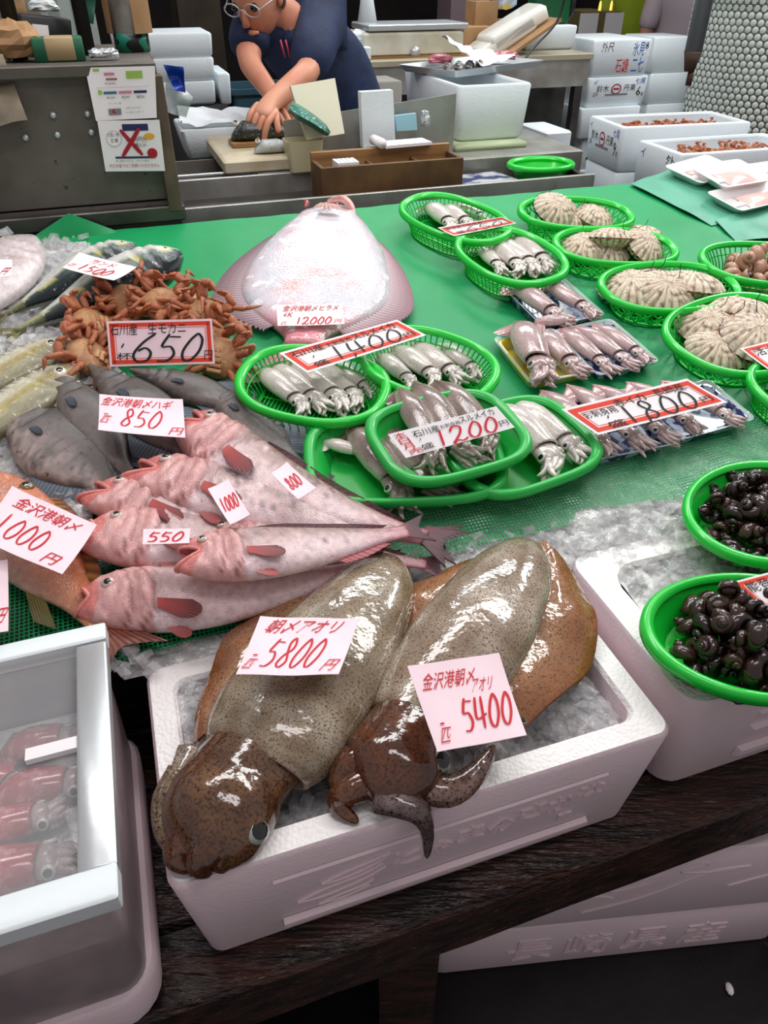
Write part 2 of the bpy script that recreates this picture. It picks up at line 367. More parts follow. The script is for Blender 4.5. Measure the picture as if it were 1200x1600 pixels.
b.add([fp(-.205, .16, .004), fp(.225, .16, .004), fp(.225, .163, .001), fp(-.205, .163, .001), fp(-.205, .157, 0), fp(.225, .157, 0)], [[0, 1, 2, 3], [4, 5, 1, 0]])
b.build('raised_band', M_foam, BX, False)
b = MB()
for i, ch in enumerate('とやまのさかな'):
    x, z, s = -.06+i*.042, (.085 if i % 2 else .092)+i*.003, .036
    relief(ch, lambda px, py, d: fp(x+px*s, z+py*s, d), .003, b)
relief('富', lambda px, py, d: fp(.17+px*.02, .066+py*.02, d), .003, b)
for pts in ([(-.18, .085), (-.15, .098), (-.1, .105), (-.075, .118)], [(-.18, .085), (-.15, .08), (-.1, .09), (-.07, .105)], [(-.15, .115), (-.125, .125), (-.08, .135), (-.065, .14)], [(-.15, .115), (-.12, .112), (-.08, .124), (-.065, .14)],
            [(-.155, .06), (-.13, .068), (-.1, .072), (-.085, .08)], [(-.155, .06), (-.12, .058), (-.09, .068)]):
    b.tube([fp(p.x, p.y, .001) for p in cr([(*q, 0) for q in pts], 5)], .0022, 5)
b.build('embossed_lettering', M_foam, BX, False)
BX2 = foam_box('foam_box', 'polystyrene box of crushed ice under the baskets of dark snails', tw_m(.835, .605, .567), .27, .16, .215, .05, top=M_foamt, inner_r=.05)
fp2 = front(.16, .215, .018); b = MB()
for z0, d in ((.045, .008), (.1, .007), (.135, .004)):
    b.add([fp2(-.13, z0, d), fp2(.2, z0, d), fp2(.2, z0+.012, d), fp2(-.13, z0+.012, d), fp2(-.135, z0-.006, 0), fp2(.2, z0-.006, 0), fp2(.2, z0+.018, 0), fp2(-.135, z0+.018, 0)], [[0, 1, 2, 3], [4, 5, 1, 0], [3, 2, 6, 7], [0, 3, 7, 4], [1, 5, 6, 2]])
b.build('raised_band', M_foam, BX2, False)
# two boxes stacked on the floor
p0, p1 = AT(670, 1535, 0), AT(1200, 1478, 0); dx = (p1-p0).normalized()
def floor_box(z, h, lab, dy, extra):
    m = FR(p0+dx*(.345+extra)+V((-dx.y, dx.x, 0))*(.18+dy)+Z*z, dx, Z); return foam_box('foam_box', lab, m, .36, .18, h, .03, draft=.01)
LB = floor_box(0, .185, 'polystyrene box with raised place name, on the floor under the stand', 0, 0)
f3 = front(.18, .185, .01); b = MB()
for i, ch in enumerate('長崎県産'): relief(ch, lambda px, py, d: f3(-.2+i*.11+px*.085, .04+py*.09, d), .003, b)
b.build('embossed_lettering', M_foam, LB, False)
UB = floor_box(.186, .235, 'polystyrene box with raised wave drawing, stacked on the box with a place name', -.012, .008)
f4 = front(.18, .235, .01); b = MB()
for pts in ([(-.34, .03), (-.25, .05), (-.2, .06), (-.14, .1), (-.08, .11), (-.05, .095)], [(-.1, .05), (-.04, .07), (.02, .1), (.1, .16), (.17, .17)], [(-.04, .15), (.02, .17), (.06, .2), (.09, .19), (.05, .17), (.12, .16), (.16, .17)],
            [(-.06, .12), (0, .14), (.03, .17)], [(.15, .1), (.22, .13), (.3, .15)], [(.2, .17), (.23, .2), (.28, .205), (.32, .22), (.34, .21)], [(.22, .15), (.26, .18), (.3, .17), (.33, .19)]):
    b.tube([f4(p.x, p.y, .0005) for p in cr([(*q, 0) for q in pts], 6)], .0022, 5)
b.build('embossed_drawing', M_foam, UB, True)
one(MB().ball(AT(1140, 1545, .006), .012, None, 8, 5, None, (.6, 1, .5)), 'paper_scrap', M_paper, 'tiny white scrap lying on the dark wet floor', 'scrap')

# ---------------- clear lidded case of red squid at the left ----------------
CS = thing('lidded_case', 'clear lidded case with white frame over red squid, standing on a polystyrene tray', 'case', tw_m(-.33, .59, .567))
def inC(u, v, z): return V((u+.33, v-.59, z-.567))
U0, U1, V0, V1, ZT = -.52, -.126, .392, .765, .86
for a, c in (((U0, V0), (U1, V0+.036)), ((U0, V1-.03), (U1, V1))): MB().box(inC((a[0]+c[0])/2, (a[1]+c[1])/2, ZT-.012), ((c[0]-a[0])/2, (c[1]-a[1])/2, .012), None, None, .003).build('frame_rail', M_white, CS, sharp=40)
for a, c in ((U0, U0+.03), (U1-.036, U1)): MB().box(inC((a+c)/2, (V0+V1)/2, ZT-.0125), ((c-a)/2, (V1-V0)/2-.033, .0115), None, None, .003).build('frame_stile', M_alu, CS, sharp=40)
MB().box(inC((U0+U1)/2, (V0+V1)/2, ZT-.014), ((U1-U0)/2-.02, (V1-V0)/2-.02, .002)).build('glass_pane', mat('lid_glass', (235, 240, 242), .02, al=.13), CS, False)
MB().box(inC(U1-.06, .585, ZT-.008), (.03, .008, .004), None, TM @ TM.inverted()).build('white_strip', M_paper, CS, False)
b = MB()
R = lambda d, r, z, n=5: [inC((U0+U1)/2+p[0], (V0+V1)/2+p[1], z) for p in rrect((U1-U0)/2-d, (V1-V0)/2-d, r, n)]
b.loft([R(.012, .01, ZT-.024), R(.013, .03, .62), R(.016, .03, .62), R(.015, .012, ZT-.024)]).build('plastic_side', mat('cloudy_plastic', (196, 178, 182), .3, al=.72, c2=(150, 138, 140), ns=7), CS, sharp=40)
b = MB(); b.loft([R(.014, .045, .57), R(.006, .045, .575), R(.002, .045, .635), R(.006, .045, .642), R(.014, .04, .642), R(.02, .04, .6)], True, True, True)
b.build('foam_tray', M_foam, CS, sharp=50)
b = MB(); b.box(inC(-.33, .585, .675), (.175, .16, .05)); b.build('ice_bed', M_iceb, CS, False)
# ---------------- sloping display ----------------
b = MB(); b.add([DS(u, v, l) for l in (-.03, -.006) for u, v in ((-1.3, .93), (1.9, .93), (1.9, 2.0), (-1.3, 2.0))], [[0, 3, 2, 1], [4, 5, 6, 7], [0, 1, 5, 4], [1, 2, 6, 5], [2, 3, 7, 6], [3, 0, 4, 7]])
DT = thing('display_table', 'sloping display board carrying the green net of fish and baskets', 'table', TW(.3, 1.4, 0))
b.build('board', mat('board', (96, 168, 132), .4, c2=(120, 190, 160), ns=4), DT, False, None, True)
panel([DS(-1.3, .99, -.0045), DS(.3, .99, -.0045), DS(.24, .775, -.0045), DS(-1.3, .775, -.0045)][::-1], .02).build('gap_shade', mat('gap_shade_green', (30, 58, 46), .4), DT, False, None, True)  # dark sheet standing in for the shaded gap under the net
for u in (-1.2, 0.0, 1.1, 1.8):
    for v in (1.02, 1.95): p = DS(u, v, -.03); MB().box((p.x, p.y, p.z/2), (.03, .03, p.z/2)).build('leg', M_steeld, DT, False, None, True)
random.seed(3)
def net():
    nu, nv = 150, 60; u0, u1 = -1.3, 1.78; vs, fs, at = [], [], []
    fe = cr([(-1.3, .755, 0), (-.45, .757, 0), (-.15, .757, 0), (.0, .766, 0), (.16, .765, 0), (.34, .812, 0), (.6, .82, 0), (.625, .845, 0), (.72, .835, 0), (.84, .816, 0), (.98, .786, 0), (1.3, .78, 0), (1.78, .78, 0)], 12)
    for j in range(nv+1):
        for i in range(nu+1):
            u = lerp(u0, u1, i/nu); f = [p for p in fe if p.x <= u+1e-6][-1].y; t = (j/nv)**1.25; v = lerp(f, 2.02, t)
            l = .004+.006*max(0, ns((u*3, v*3, 2)))*min(1, t*6)+.004*abs(ns((u*11, v*9, 7)))
            if v < .95: l += .003*abs(ns((u*20, v*24, 1)))
            if j == nv: l -= .0
            vs.append(DS(u, v, l)); at += [u, v+.01*ns((u*4, v*4, 0)), min(1, max(.0, 1.0 if v < 1.02+.1*ns((u*3, 1, v*3)) else .32-.3*(v-1.0)))]
    for j in range(nv):
        for i in range(nu): a = j*(nu+1)+i; fs.append([a, a+1, a+nu+2, a+nu+1])
    b = MB(); b.add(vs, fs); o = b.build('green_net', M_net, None, True, None, True)
    a = o.data.attributes.new('NetUV', 'FLOAT_VECTOR', 'POINT'); a.data.foreach_set('vector', at)
    tag(o, 'green plastic mesh net spread over the sloping fish display', 'net')
net()
b = MB(); b.loft([[DS(-.235+i*.012, 2.0+.0*j, .004)+Z*(.055*j/5*(1-abs(i/9-1)))+E2h*.012*j/5 for i in range(19)] for j in range(6)], False)
o = one(b, 'net_corner', M_net, 'folded up corner of green net beside the steel cabinet', 'net')
# ---------------- ice ----------------
def bed(name, f, u0, u1, v0, v1, nu, nv, label, m=None):
    b = MB(); b.loft([[f(lerp(u0, u1, i/nu), lerp(v0, v1, j/nv)) for i in range(nu+1)] for j in range(nv+1)], False)
    return tag(b.build(name, m or M_iceb, None, True, None, True), label, 'ice', kind='stuff')
def chunks(name, f, n, smin, smax, label):
    b = MB()
    for _ in range(n):
        p = f()
        if p is None: continue
        s = random.uniform(smin, smax)*random.choice((.6, 1, 1)); rot = Matrix.Rotation(random.uniform(0, 6), 4, V((random.uniform(-1, 1), random.uniform(-1, 1), random.uniform(-1, 1))).normalized())
        h = [s*random.uniform(.35, .9) for _ in range(3)]
        vs = [rot @ V((i*h[0]*random.uniform(.6, 1.1), j*h[1]*random.uniform(.6, 1.1), k*h[2]*random.uniform(.6, 1.1)))+p for k in (-1, 1) for j in (-1, 1) for i in (-1, 1)]
        b.add(vs, [[0, 2, 3, 1], [4, 5, 7, 6], [0, 1, 5, 4], [2, 6, 7, 3], [0, 4, 6, 2], [1, 3, 7, 5]])
    return tag(b.build(name, M_ice, None, False, None, True), label, 'ice', kind='stuff')
def hz1(u, v): return .742+.022*ns((u*12, v*12, 0))+.03*max(0, (v-.55)/.2)
bed('ice_bed', lambda u, v: TW(u, v, hz1(u, v)), -.057, .492, .462, .704, 60, 30, 'crushed ice bed under the two reef squid')
def rp1():
    u, v = random.uniform(-.045, .485), random.uniform(.47, .70); return TW(u, v, hz1(u, v)+.004)
chunks('crushed_ice', rp1, 1500, .004, .016, 'loose ice chips around the two reef squid')
def hz2(u, v): return .772+.012*ns((u*11, v*11, 4))+max(0, v-.72)*.2
def in2(u, v): return (v > .50 and u > .62 and u < 1.06) if v < .735 else (v < .93 and u > .5)
bed('ice_bed', lambda u, v: TW(u, v, hz2(u, v)), .62, 1.055, .49, .76, 50, 30, 'crushed ice filling the box under the snail baskets')
bed('ice_bed', lambda u, v: TW(u, v, hz2(u, v)), .22, 1.5, .74, .95, 90, 20, 'band of crushed ice along the net edge behind the boxes')
bed('ice_bed', lambda u, v: TW(u, v, hz2(u, v)-.004), -.12, .26, .738, .81, 40, 10, 'narrow strip of crushed ice behind the squid box')
def rp2():
    u, v = random.uniform(.3, 1.3), random.uniform(.5, .83)
    if v > .80 and u > .86: return None
    if v < .745 and not (.625 < u < 1.05): return None
    return TW(u, v, hz2(u, v)+.003)
chunks('crushed_ice', rp2, 2400, .004, .018, 'loose ice chips around the snail baskets')
def hz3(u, v): return .012+.03*max(0, ns((u*5, v*5, 9))+.25)
bed('ice_bed', lambda u, v: DS(u, v, hz3(u, v)), -1.0, -.10, 1.02, 1.96, 50, 50, 'ice bed under the yellowtail and filefish')
chunks('crushed_ice', lambda: (lambda u, v: DS(u, v, hz3(u, v)+.004))(random.uniform(-.75, -.05-.12*random.random()), random.uniform(1.0, 1.98)), 2400, .006, .022, 'loose ice chips among the yellowtail and filefish')
chunks('crushed_ice', lambda: (lambda q: DP(q[0], q[1], .012))(random.choice([(random.uniform(350, 400), random.uniform(590, 640)), (random.uniform(120, 240), random.uniform(1010, 1050)), (random.uniform(90, 150), random.uniform(745, 800))])), 90, .006, .014, 'few loose ice chips scattered on the green net')
# ---------------- baskets and trays on the display ----------------
def ell(a, b, t, p=2.35):                                                 # slightly squared oval
    c, s = cos(t), sin(t); return (a*math.copysign(abs(c)**(2/p), c), b*math.copysign(abs(s)**(2/p), s))
def basket(label, M, a, b, h, kind, group=None, n=56, m=None, p=2.35, rw=.0065):
    m = m or M_green; root = thing('oval_basket' if kind != 'petal' else 'lattice_basket', label, 'basket', M, group)
    q = [ell(a, b, 2*pi*i/n, p) for i in range(n)]; fl = lambda s, z: [V((x*s, y*s, z)) for x, y in q]
    r = MB(); kb = .76; rings = []
    for dxy, z in ((1-.013/a, h-.003), (1-.008/a, h+.004), (1, h+.005), (1+.006/a, h), (1+.006/a, h-.010), (1-.001/a, h-.013), (1-.010/a, h-.009), (1-.013/a, h-.003)): rings.append(fl(dxy, z))
    r.loft(rings).build('rim', m, root)
    g = MB(); wall = lambda t, k: (lambda e: V((e[0]*lerp(kb, .96, k), e[1]*lerp(kb, .96, k), lerp(.004, h-.008, k**.8))))(ell(a, b, t, p))
    if kind == 'slot':
        for i in range(64):
            t = 2*pi*i/64; g.tube([wall(t, k/3) for k in range(4)], .0016, 4, cap=False)
        for k in (.0, .62): g.tube([wall(2*pi*i/n, k) for i in range(n+1)], .003 if k == 0 else .0015, 5, cap=False)
    elif kind == 'petal':
        for i in range(18):
            t = 2*pi*i/18
            for w_ in (.22, .38):
                for sg in (-1, 1): g.tube([wall(t+sg*w_*sin(pi*k/8*.5+pi*.0)*1.0, k/8) for k in range(9)], .0015, 4, cap=False)
            g.tube([wall(t+.5*(k/8-.5), .5+.45*sin(pi*k/8)) for k in range(9)], .0013, 4, cap=False)
        g.tube([wall(2*pi*i/n, 0) for i in range(n+1)], .003, 5, cap=False)
    else:
        g.loft([[wall(2*pi*i/n, k/4) for i in range(n)] for k in range(5)])
        g.loft([[wall(2*pi*i/n, k/4)*.985 for i in range(n)] for k in range(5)][::-1])
    tag(g.build('lattice_wall', m, root), kind='stuff')
    f = MB()
    if kind == 'petal':
        for i in range(24):
            t = 2*pi*i/24
            for sg in (-1, 1): f.tube([V((ell(a, b, t+sg*k*.16, p)[0]*kb*(1-k/7), ell(a, b, t+sg*k*.16, p)[1]*kb*(1-k/7), .004)) for k in range(7)], .0014, 4, cap=False)
    elif kind == 'slot':
        for i in range(-13, 14):
            x = a*kb*i/13.5; yy = b*kb*max(0, 1-abs(i/13.5)**2.4)**(1/2.4); f.tube([(x, -yy, .004), (x, yy, .004)], .0018, 4)
        for j in (-.55, 0, .55): xx = a*kb*(1-abs(j)**2.4)**(1/2.4); f.tube([(-xx, b*kb*j, .004), (xx, b*kb*j, .004)], .0025, 4)
    else: f.add([V((x*kb*.99, y*kb*.99, z)) for z in (.002, .005) for x, y in q], [list(range(n)), list(range(n, 2*n))])
    tag(f.build('base', m, root, kind != 'tray'), kind='stuff' if kind != 'tray' else None)
    return root
def dm(u, v, ang=0, l=.006, tilt=0, tax='X'):                             # placing matrix on the display, in-plane v
    m = FR(D0+E1*u+E2*(v-.739/cos(SL))+N*l, E1*cos(rad(ang))+E2*sin(rad(ang)), N)
    return m @ Matrix.Rotation(rad(tilt), 4, tax) if tilt else m
E2O = .739/cos(SL)
def dmv(u, v, *k): return dm(u, v, *k)
D0V = D0
SG, LG = 'green slotted baskets of squid', 'green lattice baskets of scallops'
def dmp(u, v, ang=0, l=.006, tilt=0, tax='X'):                            # v measured as in the rim fits (plan v / cos slope)
    m = FR(D0+E1*u+E2*(v-E2O)+N*l, E1*cos(rad(ang))+E2*sin(rad(ang)), N); return m @ Matrix.Rotation(rad(tilt), 4, tax)
BK = {}
for k, u, v, a, b, ang, h, kind, lab, grp in (
    ('B1', .270, 1.234, .138, .110, -32, .062, 'slot', 'green slotted basket of whole squid under the 1,400 yen placard, nearer the crabs', SG),
    ('B2', .504, 1.243, .132, .107, -47, .062, 'slot', 'green slotted basket of squid behind the 1,200 yen placard', SG),
    ('B3', .794, 1.820, .148, .106, -59, .062, 'slot', 'green slotted basket of squid with the small 650 yen placard, farthest back', SG),
    ('B4', .850, 1.607, .137, .115, -75, .062, 'slot', 'green slotted basket of pale squid beside the scallop baskets', SG),
    ('S1', 1.125, 1.787, .150, .090, -15, .058, 'petal', 'green lattice basket with two scallops, farthest from the camera', LG),
    ('S2', 1.132, 1.599, .152, .092, -15, .058, 'petal', 'green lattice basket heaped with four scallops, second from the back', LG),
    ('S3', 1.154, 1.396, .166, .104, -4, .058, 'petal', 'green lattice basket with a row of brownish scallops, third from the back', LG),
    ('S4', 1.204, 1.188, .187, .134, 13, .060, 'petal', 'large green lattice basket with four scallops and a red edged placard', LG),
    ('W1', 1.470, 1.426, .176, .104, -17, .062, 'slot', 'green slotted basket of pale brown whelks at the edge of the picture', None),
    ('X1', 1.205, .985, .120, .100, 0, .062, 'slot', 'empty looking green slotted basket cut by the picture edge below the scallops', None)):
    BK[k] = basket(lab, dmp(u, v, ang), a, b, h, kind, grp)
TG = 'solid green trays of squid'
M_tray = mat('green_tray', (34, 178, 72), .32, coat=.2, spk=None)
for k, u, v, a, b, ang, h, l, lab in (('T1', .372, 1.012, .165, .108, -12, .05, .006, 'solid green tray with brown squid, lowest of the three trays, nearest the pink fish'),
    ('T3', .575, .995, .135, .108, 10, .05, .006, 'solid green tray with a squid whose tentacles hang over the rim'),
    ('T2', .447, 1.012, .128, .100, 6, .05, .040, 'solid green tray resting on two others under the 1,200 yen placard')):
    BK[k] = basket(lab, dmp(u, v, ang, l), a, b, h, 'tray', TG, m=M_tray, p=3.4)
def ice_m(p, ang): m = FR(p, E1*cos(rad(ang))+E2h*sin(rad(ang)), Z); return m
BK['N1'] = basket('round green tray of dark brown snails, the farther of two', ice_m(TW(.899, .706, .792), 21), .157, .118, .05, 'tray', 'green trays of dark snails', p=2, m=M_green)
BK['N2'] = basket('round green tray of dark snails with a placard, nearest the camera', ice_m(TW(.69, .489, .79), -15), .150, .112, .05, 'tray', 'green trays of dark snails', p=2, m=M_green)

# ---------------- squid ----------------
def squid_mat(n, spot, al=1): return mat(n, r=.16, attr=True, coat=.6, spk=(150, spot, .60, .70), ns=25, var=.22, sss=.12, bump=.12, bs=60)
M_sq = squid_mat('squid_skin', (160, 140, 134)); M_sqb = squid_mat('squid_skin_brown', (84, 58, 52)); M_sqp = squid_mat('squid_skin_pinkish', (128, 90, 92))
M_eye = mat('eye', r=.05, attr=True, coat=1)
def eye(b, c, r, n, ring=(205, 205, 196), flat=.5, pup=.55):          # eyeball facing n
    c = V(c); n = V(n).normalized(); x = n.orthogonal().normalized(); y = n.cross(x); rings = []
    cols = []
    for k, (rr, hh, cc) in enumerate(((1, -.2, ring), (.95, .3, ring), (.75, .62, ring), (pup+.03, .78, ring), (pup, .8, (8, 8, 10)), (.25, .95, (8, 8, 10)), (.03, 1, (14, 14, 18)))):
        rings.append([c+x*(rr*r*cos(a))+y*(rr*r*sin(a))+n*(hh*r*flat) for a in [2*pi*j/12 for j in range(12)]]); cols += [sl(cc)]*12
    b.loft(rings, True, True, True, cols)
SQN = 'squid'
def make_squid(kind, seed, L=1.0, w=.104, fin=True, arml=.19):
    """unit-length squid: mantle tip at x=0, arm tips near x=1, resting on z=0."""
    rnd = random.Random(seed); root = thing('squid', None, None); sk = {'pale': M_sq, 'brown': M_sqb, 'pink': M_sqp}[kind]
    base, dark, tipc = {'pale': ((234, 227, 220), (186, 174, 168), (206, 182, 164)), 'brown': ((204, 194, 184), (74, 48, 46), (78, 34, 36)), 'pink': ((208, 186, 184), (158, 128, 128), (196, 142, 146))}[kind]
    b = MB(); zc = w*.72; rings, cols = [], []; mt = 1-arml-.10; n = 14
    for s, r in ((0, .03), (.03, .12), (.1, .34), (.2, .6), (.35, .85), (.5, 1), (.7, .98), (.88, .86), (.97, .78), (1, .73), (.99, .64)):
        x = s*mt; r *= w; by = .012*sin(s*3+seed)
        for j in range(n):
            a = 2*pi*j/n
        rings.append([V((x+(.02*cos(a) if s > .9 else 0), by+r*cos(a), zc*lerp(.35, 1, min(1, s*2.5))+r*.74*sin(a))) for a in [2*pi*j/n for j in range(n)]])
        for j in range(n):
            sa = sin(2*pi*j/n); t = .5+.5*ns((x*9+seed, j*.7, 1)); k = max(0, sa)**1.2*(.25+.85*t*t)+.35*max(0, ns((x*16, j*.9, seed+3)))
            c = mixc(base, dark, k)
            if s < .32: c = mixc(c, tipc, (1-s/.32)*(.9 if kind != 'pale' else .35)*max(.2, sa+.4))
            cols.append(sl(c))
    b.loft(rings, True, True, False, cols).build('mantle', sk, root)
    if fin:
        f = MB(); pts = []; cf = []
        for i in range(13):
            s = i/12; row = []
            for j in range(-5, 6):
                hw = w*1.55*(sin(pi*min(1, s*1.02))**.8)*(1 if s < .6 else 1-.2*(s-.6))
                t = j/5; row.append(V((s*mt*.42-.01+.03*abs(t)*(1-s), hw*t+.012*sin(s*3+seed)*0, zc*lerp(.35, 1, min(1, s))+w*.5*s*(1-abs(t))-abs(t)**2*w*.35+.006*sin(t*7+s*5))))
                cf.append(sl(mixc(mixc(base, tipc, .6 if kind != 'pale' else .25), dark, .3*abs(ns((s*5, t*3, seed))))))
            pts.append(row)
        f.loft(pts, False, col=cf).build('fin', sk, root)
    hx = mt+.02; h = MB(); rings = []; cols = []
    for s, r in ((-.06, .64), (-.015, .69), (.02, .7), (.05, .72), (.08, .62), (.115, .5)):
        rings.append([V((hx+s, w*r*cos(a)*1.05, zc*.85+w*r*.7*sin(a))) for a in [2*pi*j/12 for j in range(12)]])
        cols += [sl(mixc(base, dark, .25+.5*max(0, sin(2*pi*j/12))*rnd.random())) for j in range(12)]
    hd_ = h.loft(rings, True, True, True, cols).build('head', sk, root)
    for sg in (-1, 1):
        e = MB(); eye(e, (hx+.05, sg*w*.62, zc*1.1), w*.3, (0, sg*.75, .7)); e.build('eye', M_eye, hd_)
    bend = rnd.uniform(-.45, .45)
    for k in range(10):
        a0 = lerp(-1, 1, k/9); ln = arml*rnd.uniform(.75, 1.1); cv = rnd.uniform(-1.0, 1.0); p = V((hx+.085, a0*w*.42, zc*(1.0 if k % 2 else .5)))
        th = a0*.14+bend; pts = [p.copy()]
        for i in range(9):
            th += cv*.13*(i/4)+bend*.12; p = p+V((cos(th), sin(th), 0))*ln/9; p.z = lerp(p.z, w*.2+(k % 3)*w*.3, .3); pts.append(p.copy())
        t = MB(); t.tube(pts, lambda s: w*(.27*(1-s)**.6+.05), 6, [sl(mixc(base, dark, rnd.uniform(0, .45))) for _ in range(60)], .85); t.build('arm', sk, root)
    return root
PR = {}
def proto(kind, seed, **k):
    key = (kind, seed)
    if key not in PR: PR[key] = [make_squid(kind, seed, **k), 0]
    return PR[key]
def put_squid(kind, seed, tip, arm, lift, wid=1, label=None, group=None, roll=0, lift2=None, hgt=1):
    pr = proto(kind, seed); a, b = DP(*tip, lift), DP(*arm, lift if lift2 is None else lift2); L = (b-a).length*1.06; wid *= 1.0 if kind == 'pink' else 1.12
    x = (b-a).normalized(); n = (N-x*N.dot(x)).normalized(); m = FR(a, x, n, roll) @ Matrix.Diagonal((L, L*wid, L*wid*hgt, 1))
    if pr[1] == 0: o = pr[0]; o.matrix_basis = m; RM[o.name] = m; tag(o, label, 'squid', group)
    else: o = copy_tree(pr[0], m, label); tag(o, label, 'squid', group)
    if not group and 'group' in o: del o['group']
    pr[1] += 1; return o
G1 = 'squid side by side in the basket under the 1,400 yen placard'
place = ['the basket end', 'second from the fish', 'middle', 'second from the trays', 'the far end']
for i, (t, a, s) in enumerate((((391, 578), (487, 650), 1), ((414, 572), (512, 646), 2), ((447, 566), (545, 645), 3), ((484, 568), (570, 640), 1), ((512, 566), (588, 622), 2))):
    put_squid('pale', s, t, a, .017, 1.0, ['pale squid lying against the left wall of the 1,400 yen basket', 'pale squid second from the left in the 1,400 yen basket', 'pale squid in the middle of the 1,400 yen basket', 'pale squid fourth from the left in the 1,400 yen basket', 'pale squid fifth from the left in the 1,400 yen basket'][i], G1)
G2 = 'squid side by side in the basket behind the 1,200 yen placard'
for i, (t, a, s) in enumerate((((586, 555), (650, 612), 3), ((607, 545), (690, 606), 1), ((637, 540), (722, 602), 2), ((683, 540), (752, 594), 3))):
    put_squid('pale', s, t, a, .017, 1.15, ['narrow grey squid leftmost in the basket behind the 1,200 yen placard', 'pale squid second from the left behind the 1,200 yen placard', 'plump pale squid third from the left behind the 1,200 yen placard', 'grey tipped squid rightmost in the basket behind the 1,200 yen placard'][i], G2)
G3 = 'squid in the farthest slotted basket'
for i, (t, a) in enumerate((((660, 324), (712, 366)), ((686, 326), (738, 362)), ((706, 324), (762, 352)))):
    put_squid('pale', 1+i, t, a, .022, 1.25, ['white squid leftmost in the farthest slotted basket', 'white squid between two others in the farthest slotted basket', 'white squid rightmost in the farthest slotted basket'][i], G3)
G4 = 'squid in the slotted basket beside the scallops'
for i, (t, a, s) in enumerate((((742, 386), (786, 432), 2), ((757, 380), (820, 434), 1), ((768, 378), (842, 432), 3), ((791, 371), (864, 428), 2))):
    put_squid('pale', s, t, a, .02+.003*(i % 2), 1.1, ['pale squid against the near wall of the basket beside the scallops', 'pale squid second from the near wall in the basket beside the scallops', 'pale squid third in the basket beside the scallops', 'pale squid with upright tip, last in the basket beside the scallops'][i], G4)
G5 = 'squid in the solid green trays'
put_squid('brown', 4, (543, 664), (640, 800), .022, 1.05, 'brown backed squid with a large eye in the lowest green tray', G5)
put_squid('brown', 5, (562, 652), (690, 788), .016, .95, 'brown squid lying behind the large eyed one in the lowest tray', G5)
put_squid('pale', 3, (500, 692), (575, 716), .03, 1.2, 'translucent squid fin end sticking out of the lowest green tray', G5)
for i, (t, a, s) in enumerate((((622, 608), (688, 735), 4), ((647, 600), (728, 728), 5), ((678, 598), (778, 712), 6))):
    put_squid('brown', s, t, a, .062, .95, ['dark tipped squid leftmost in the raised 1,200 yen tray', 'dark tipped squid in the middle of the raised 1,200 yen tray', 'dark tipped squid rightmost in the raised 1,200 yen tray'][i], G5)
put_squid('pale', 6, (760, 636), (878, 748), .024, 1.25, 'pale squid with spread tentacles in the tray right of the 1,200 yen tray', G5)
put_squid('pale', 2, (790, 630), (912, 722), .03, 1.1, 'pale pale squid whose arms reach over the rim of the right tray', G5)

# ---------------- patterned plastic trays with squid ----------------
def pattern_mat(n, c1, c2): return mat(n, c1, .18, c2=c2, ns=46, lo=.5, hi=.56, coat=.5, det=2)
M_pb = pattern_mat('blue_pattern_tray', (28, 44, 100), (170, 186, 208)); M_py = pattern_mat('yellow_pattern_tray', (226, 206, 60), (206, 214, 170))
M_clear = mat('clear_tray_rim', (225, 232, 238), .06, al=.35)
def ptray(label, q, m, h=.024):
    q = [DP(*p, .02) for p in q]; c = sum(q, V())/4-N*.014; x = ((q[2]-q[1])+(q[3]-q[0])).normalized(); y = N.cross(x)
    hx = ((q[2]-q[1]).length+(q[3]-q[0]).length)/4; hy = ((q[1]-q[0]).length+(q[2]-q[3]).length)/4
    root = thing('squid_tray', label, 'tray', FR(c, x, N), 'patterned plastic trays of squid'); R = lambda d, z, r=.014: [V((px, py, z)) for px, py in rrect(hx-d, hy-d, r)]
    MB().loft([R(.016, .001), R(.012, 0), R(.006, h*.8), R(.004, h), R(.008, h), R(.012, h*.7), R(.017, .004)], True, True, True).build('tray', m, root, sharp=40)
    MB().loft([R(.004, h), R(.0, h+.004), R(-.003, h+.004), R(-.003, h+.003), R(.002, h)]).build('clear_rim', M_clear, root, sharp=40)
    return root
ptray('blue patterned tray with two squid, beside the pale squid basket', [(785, 455), (847, 520), (943, 498), (873, 440)], M_pb)
ptray('yellow patterned tray with one wide squid', [(760, 538), (838, 606), (937, 583), (850, 527)], M_py)
ptray('blue patterned tray with three squid between the yellow tray and scallops', [(857, 528), (937, 592), (1035, 570), (943, 508)], M_pb)
ptray('blue patterned tray under the front half of the 1,800 yen placard', [(848, 640), (937, 724), (1060, 698), (975, 618)], M_pb)
ptray('blue patterned tray under the far end of the 1,800 yen placard', [(985, 632), (1070, 692), (1183, 657), (1095, 606)], M_pb)
G6 = 'squid packed in patterned plastic trays'
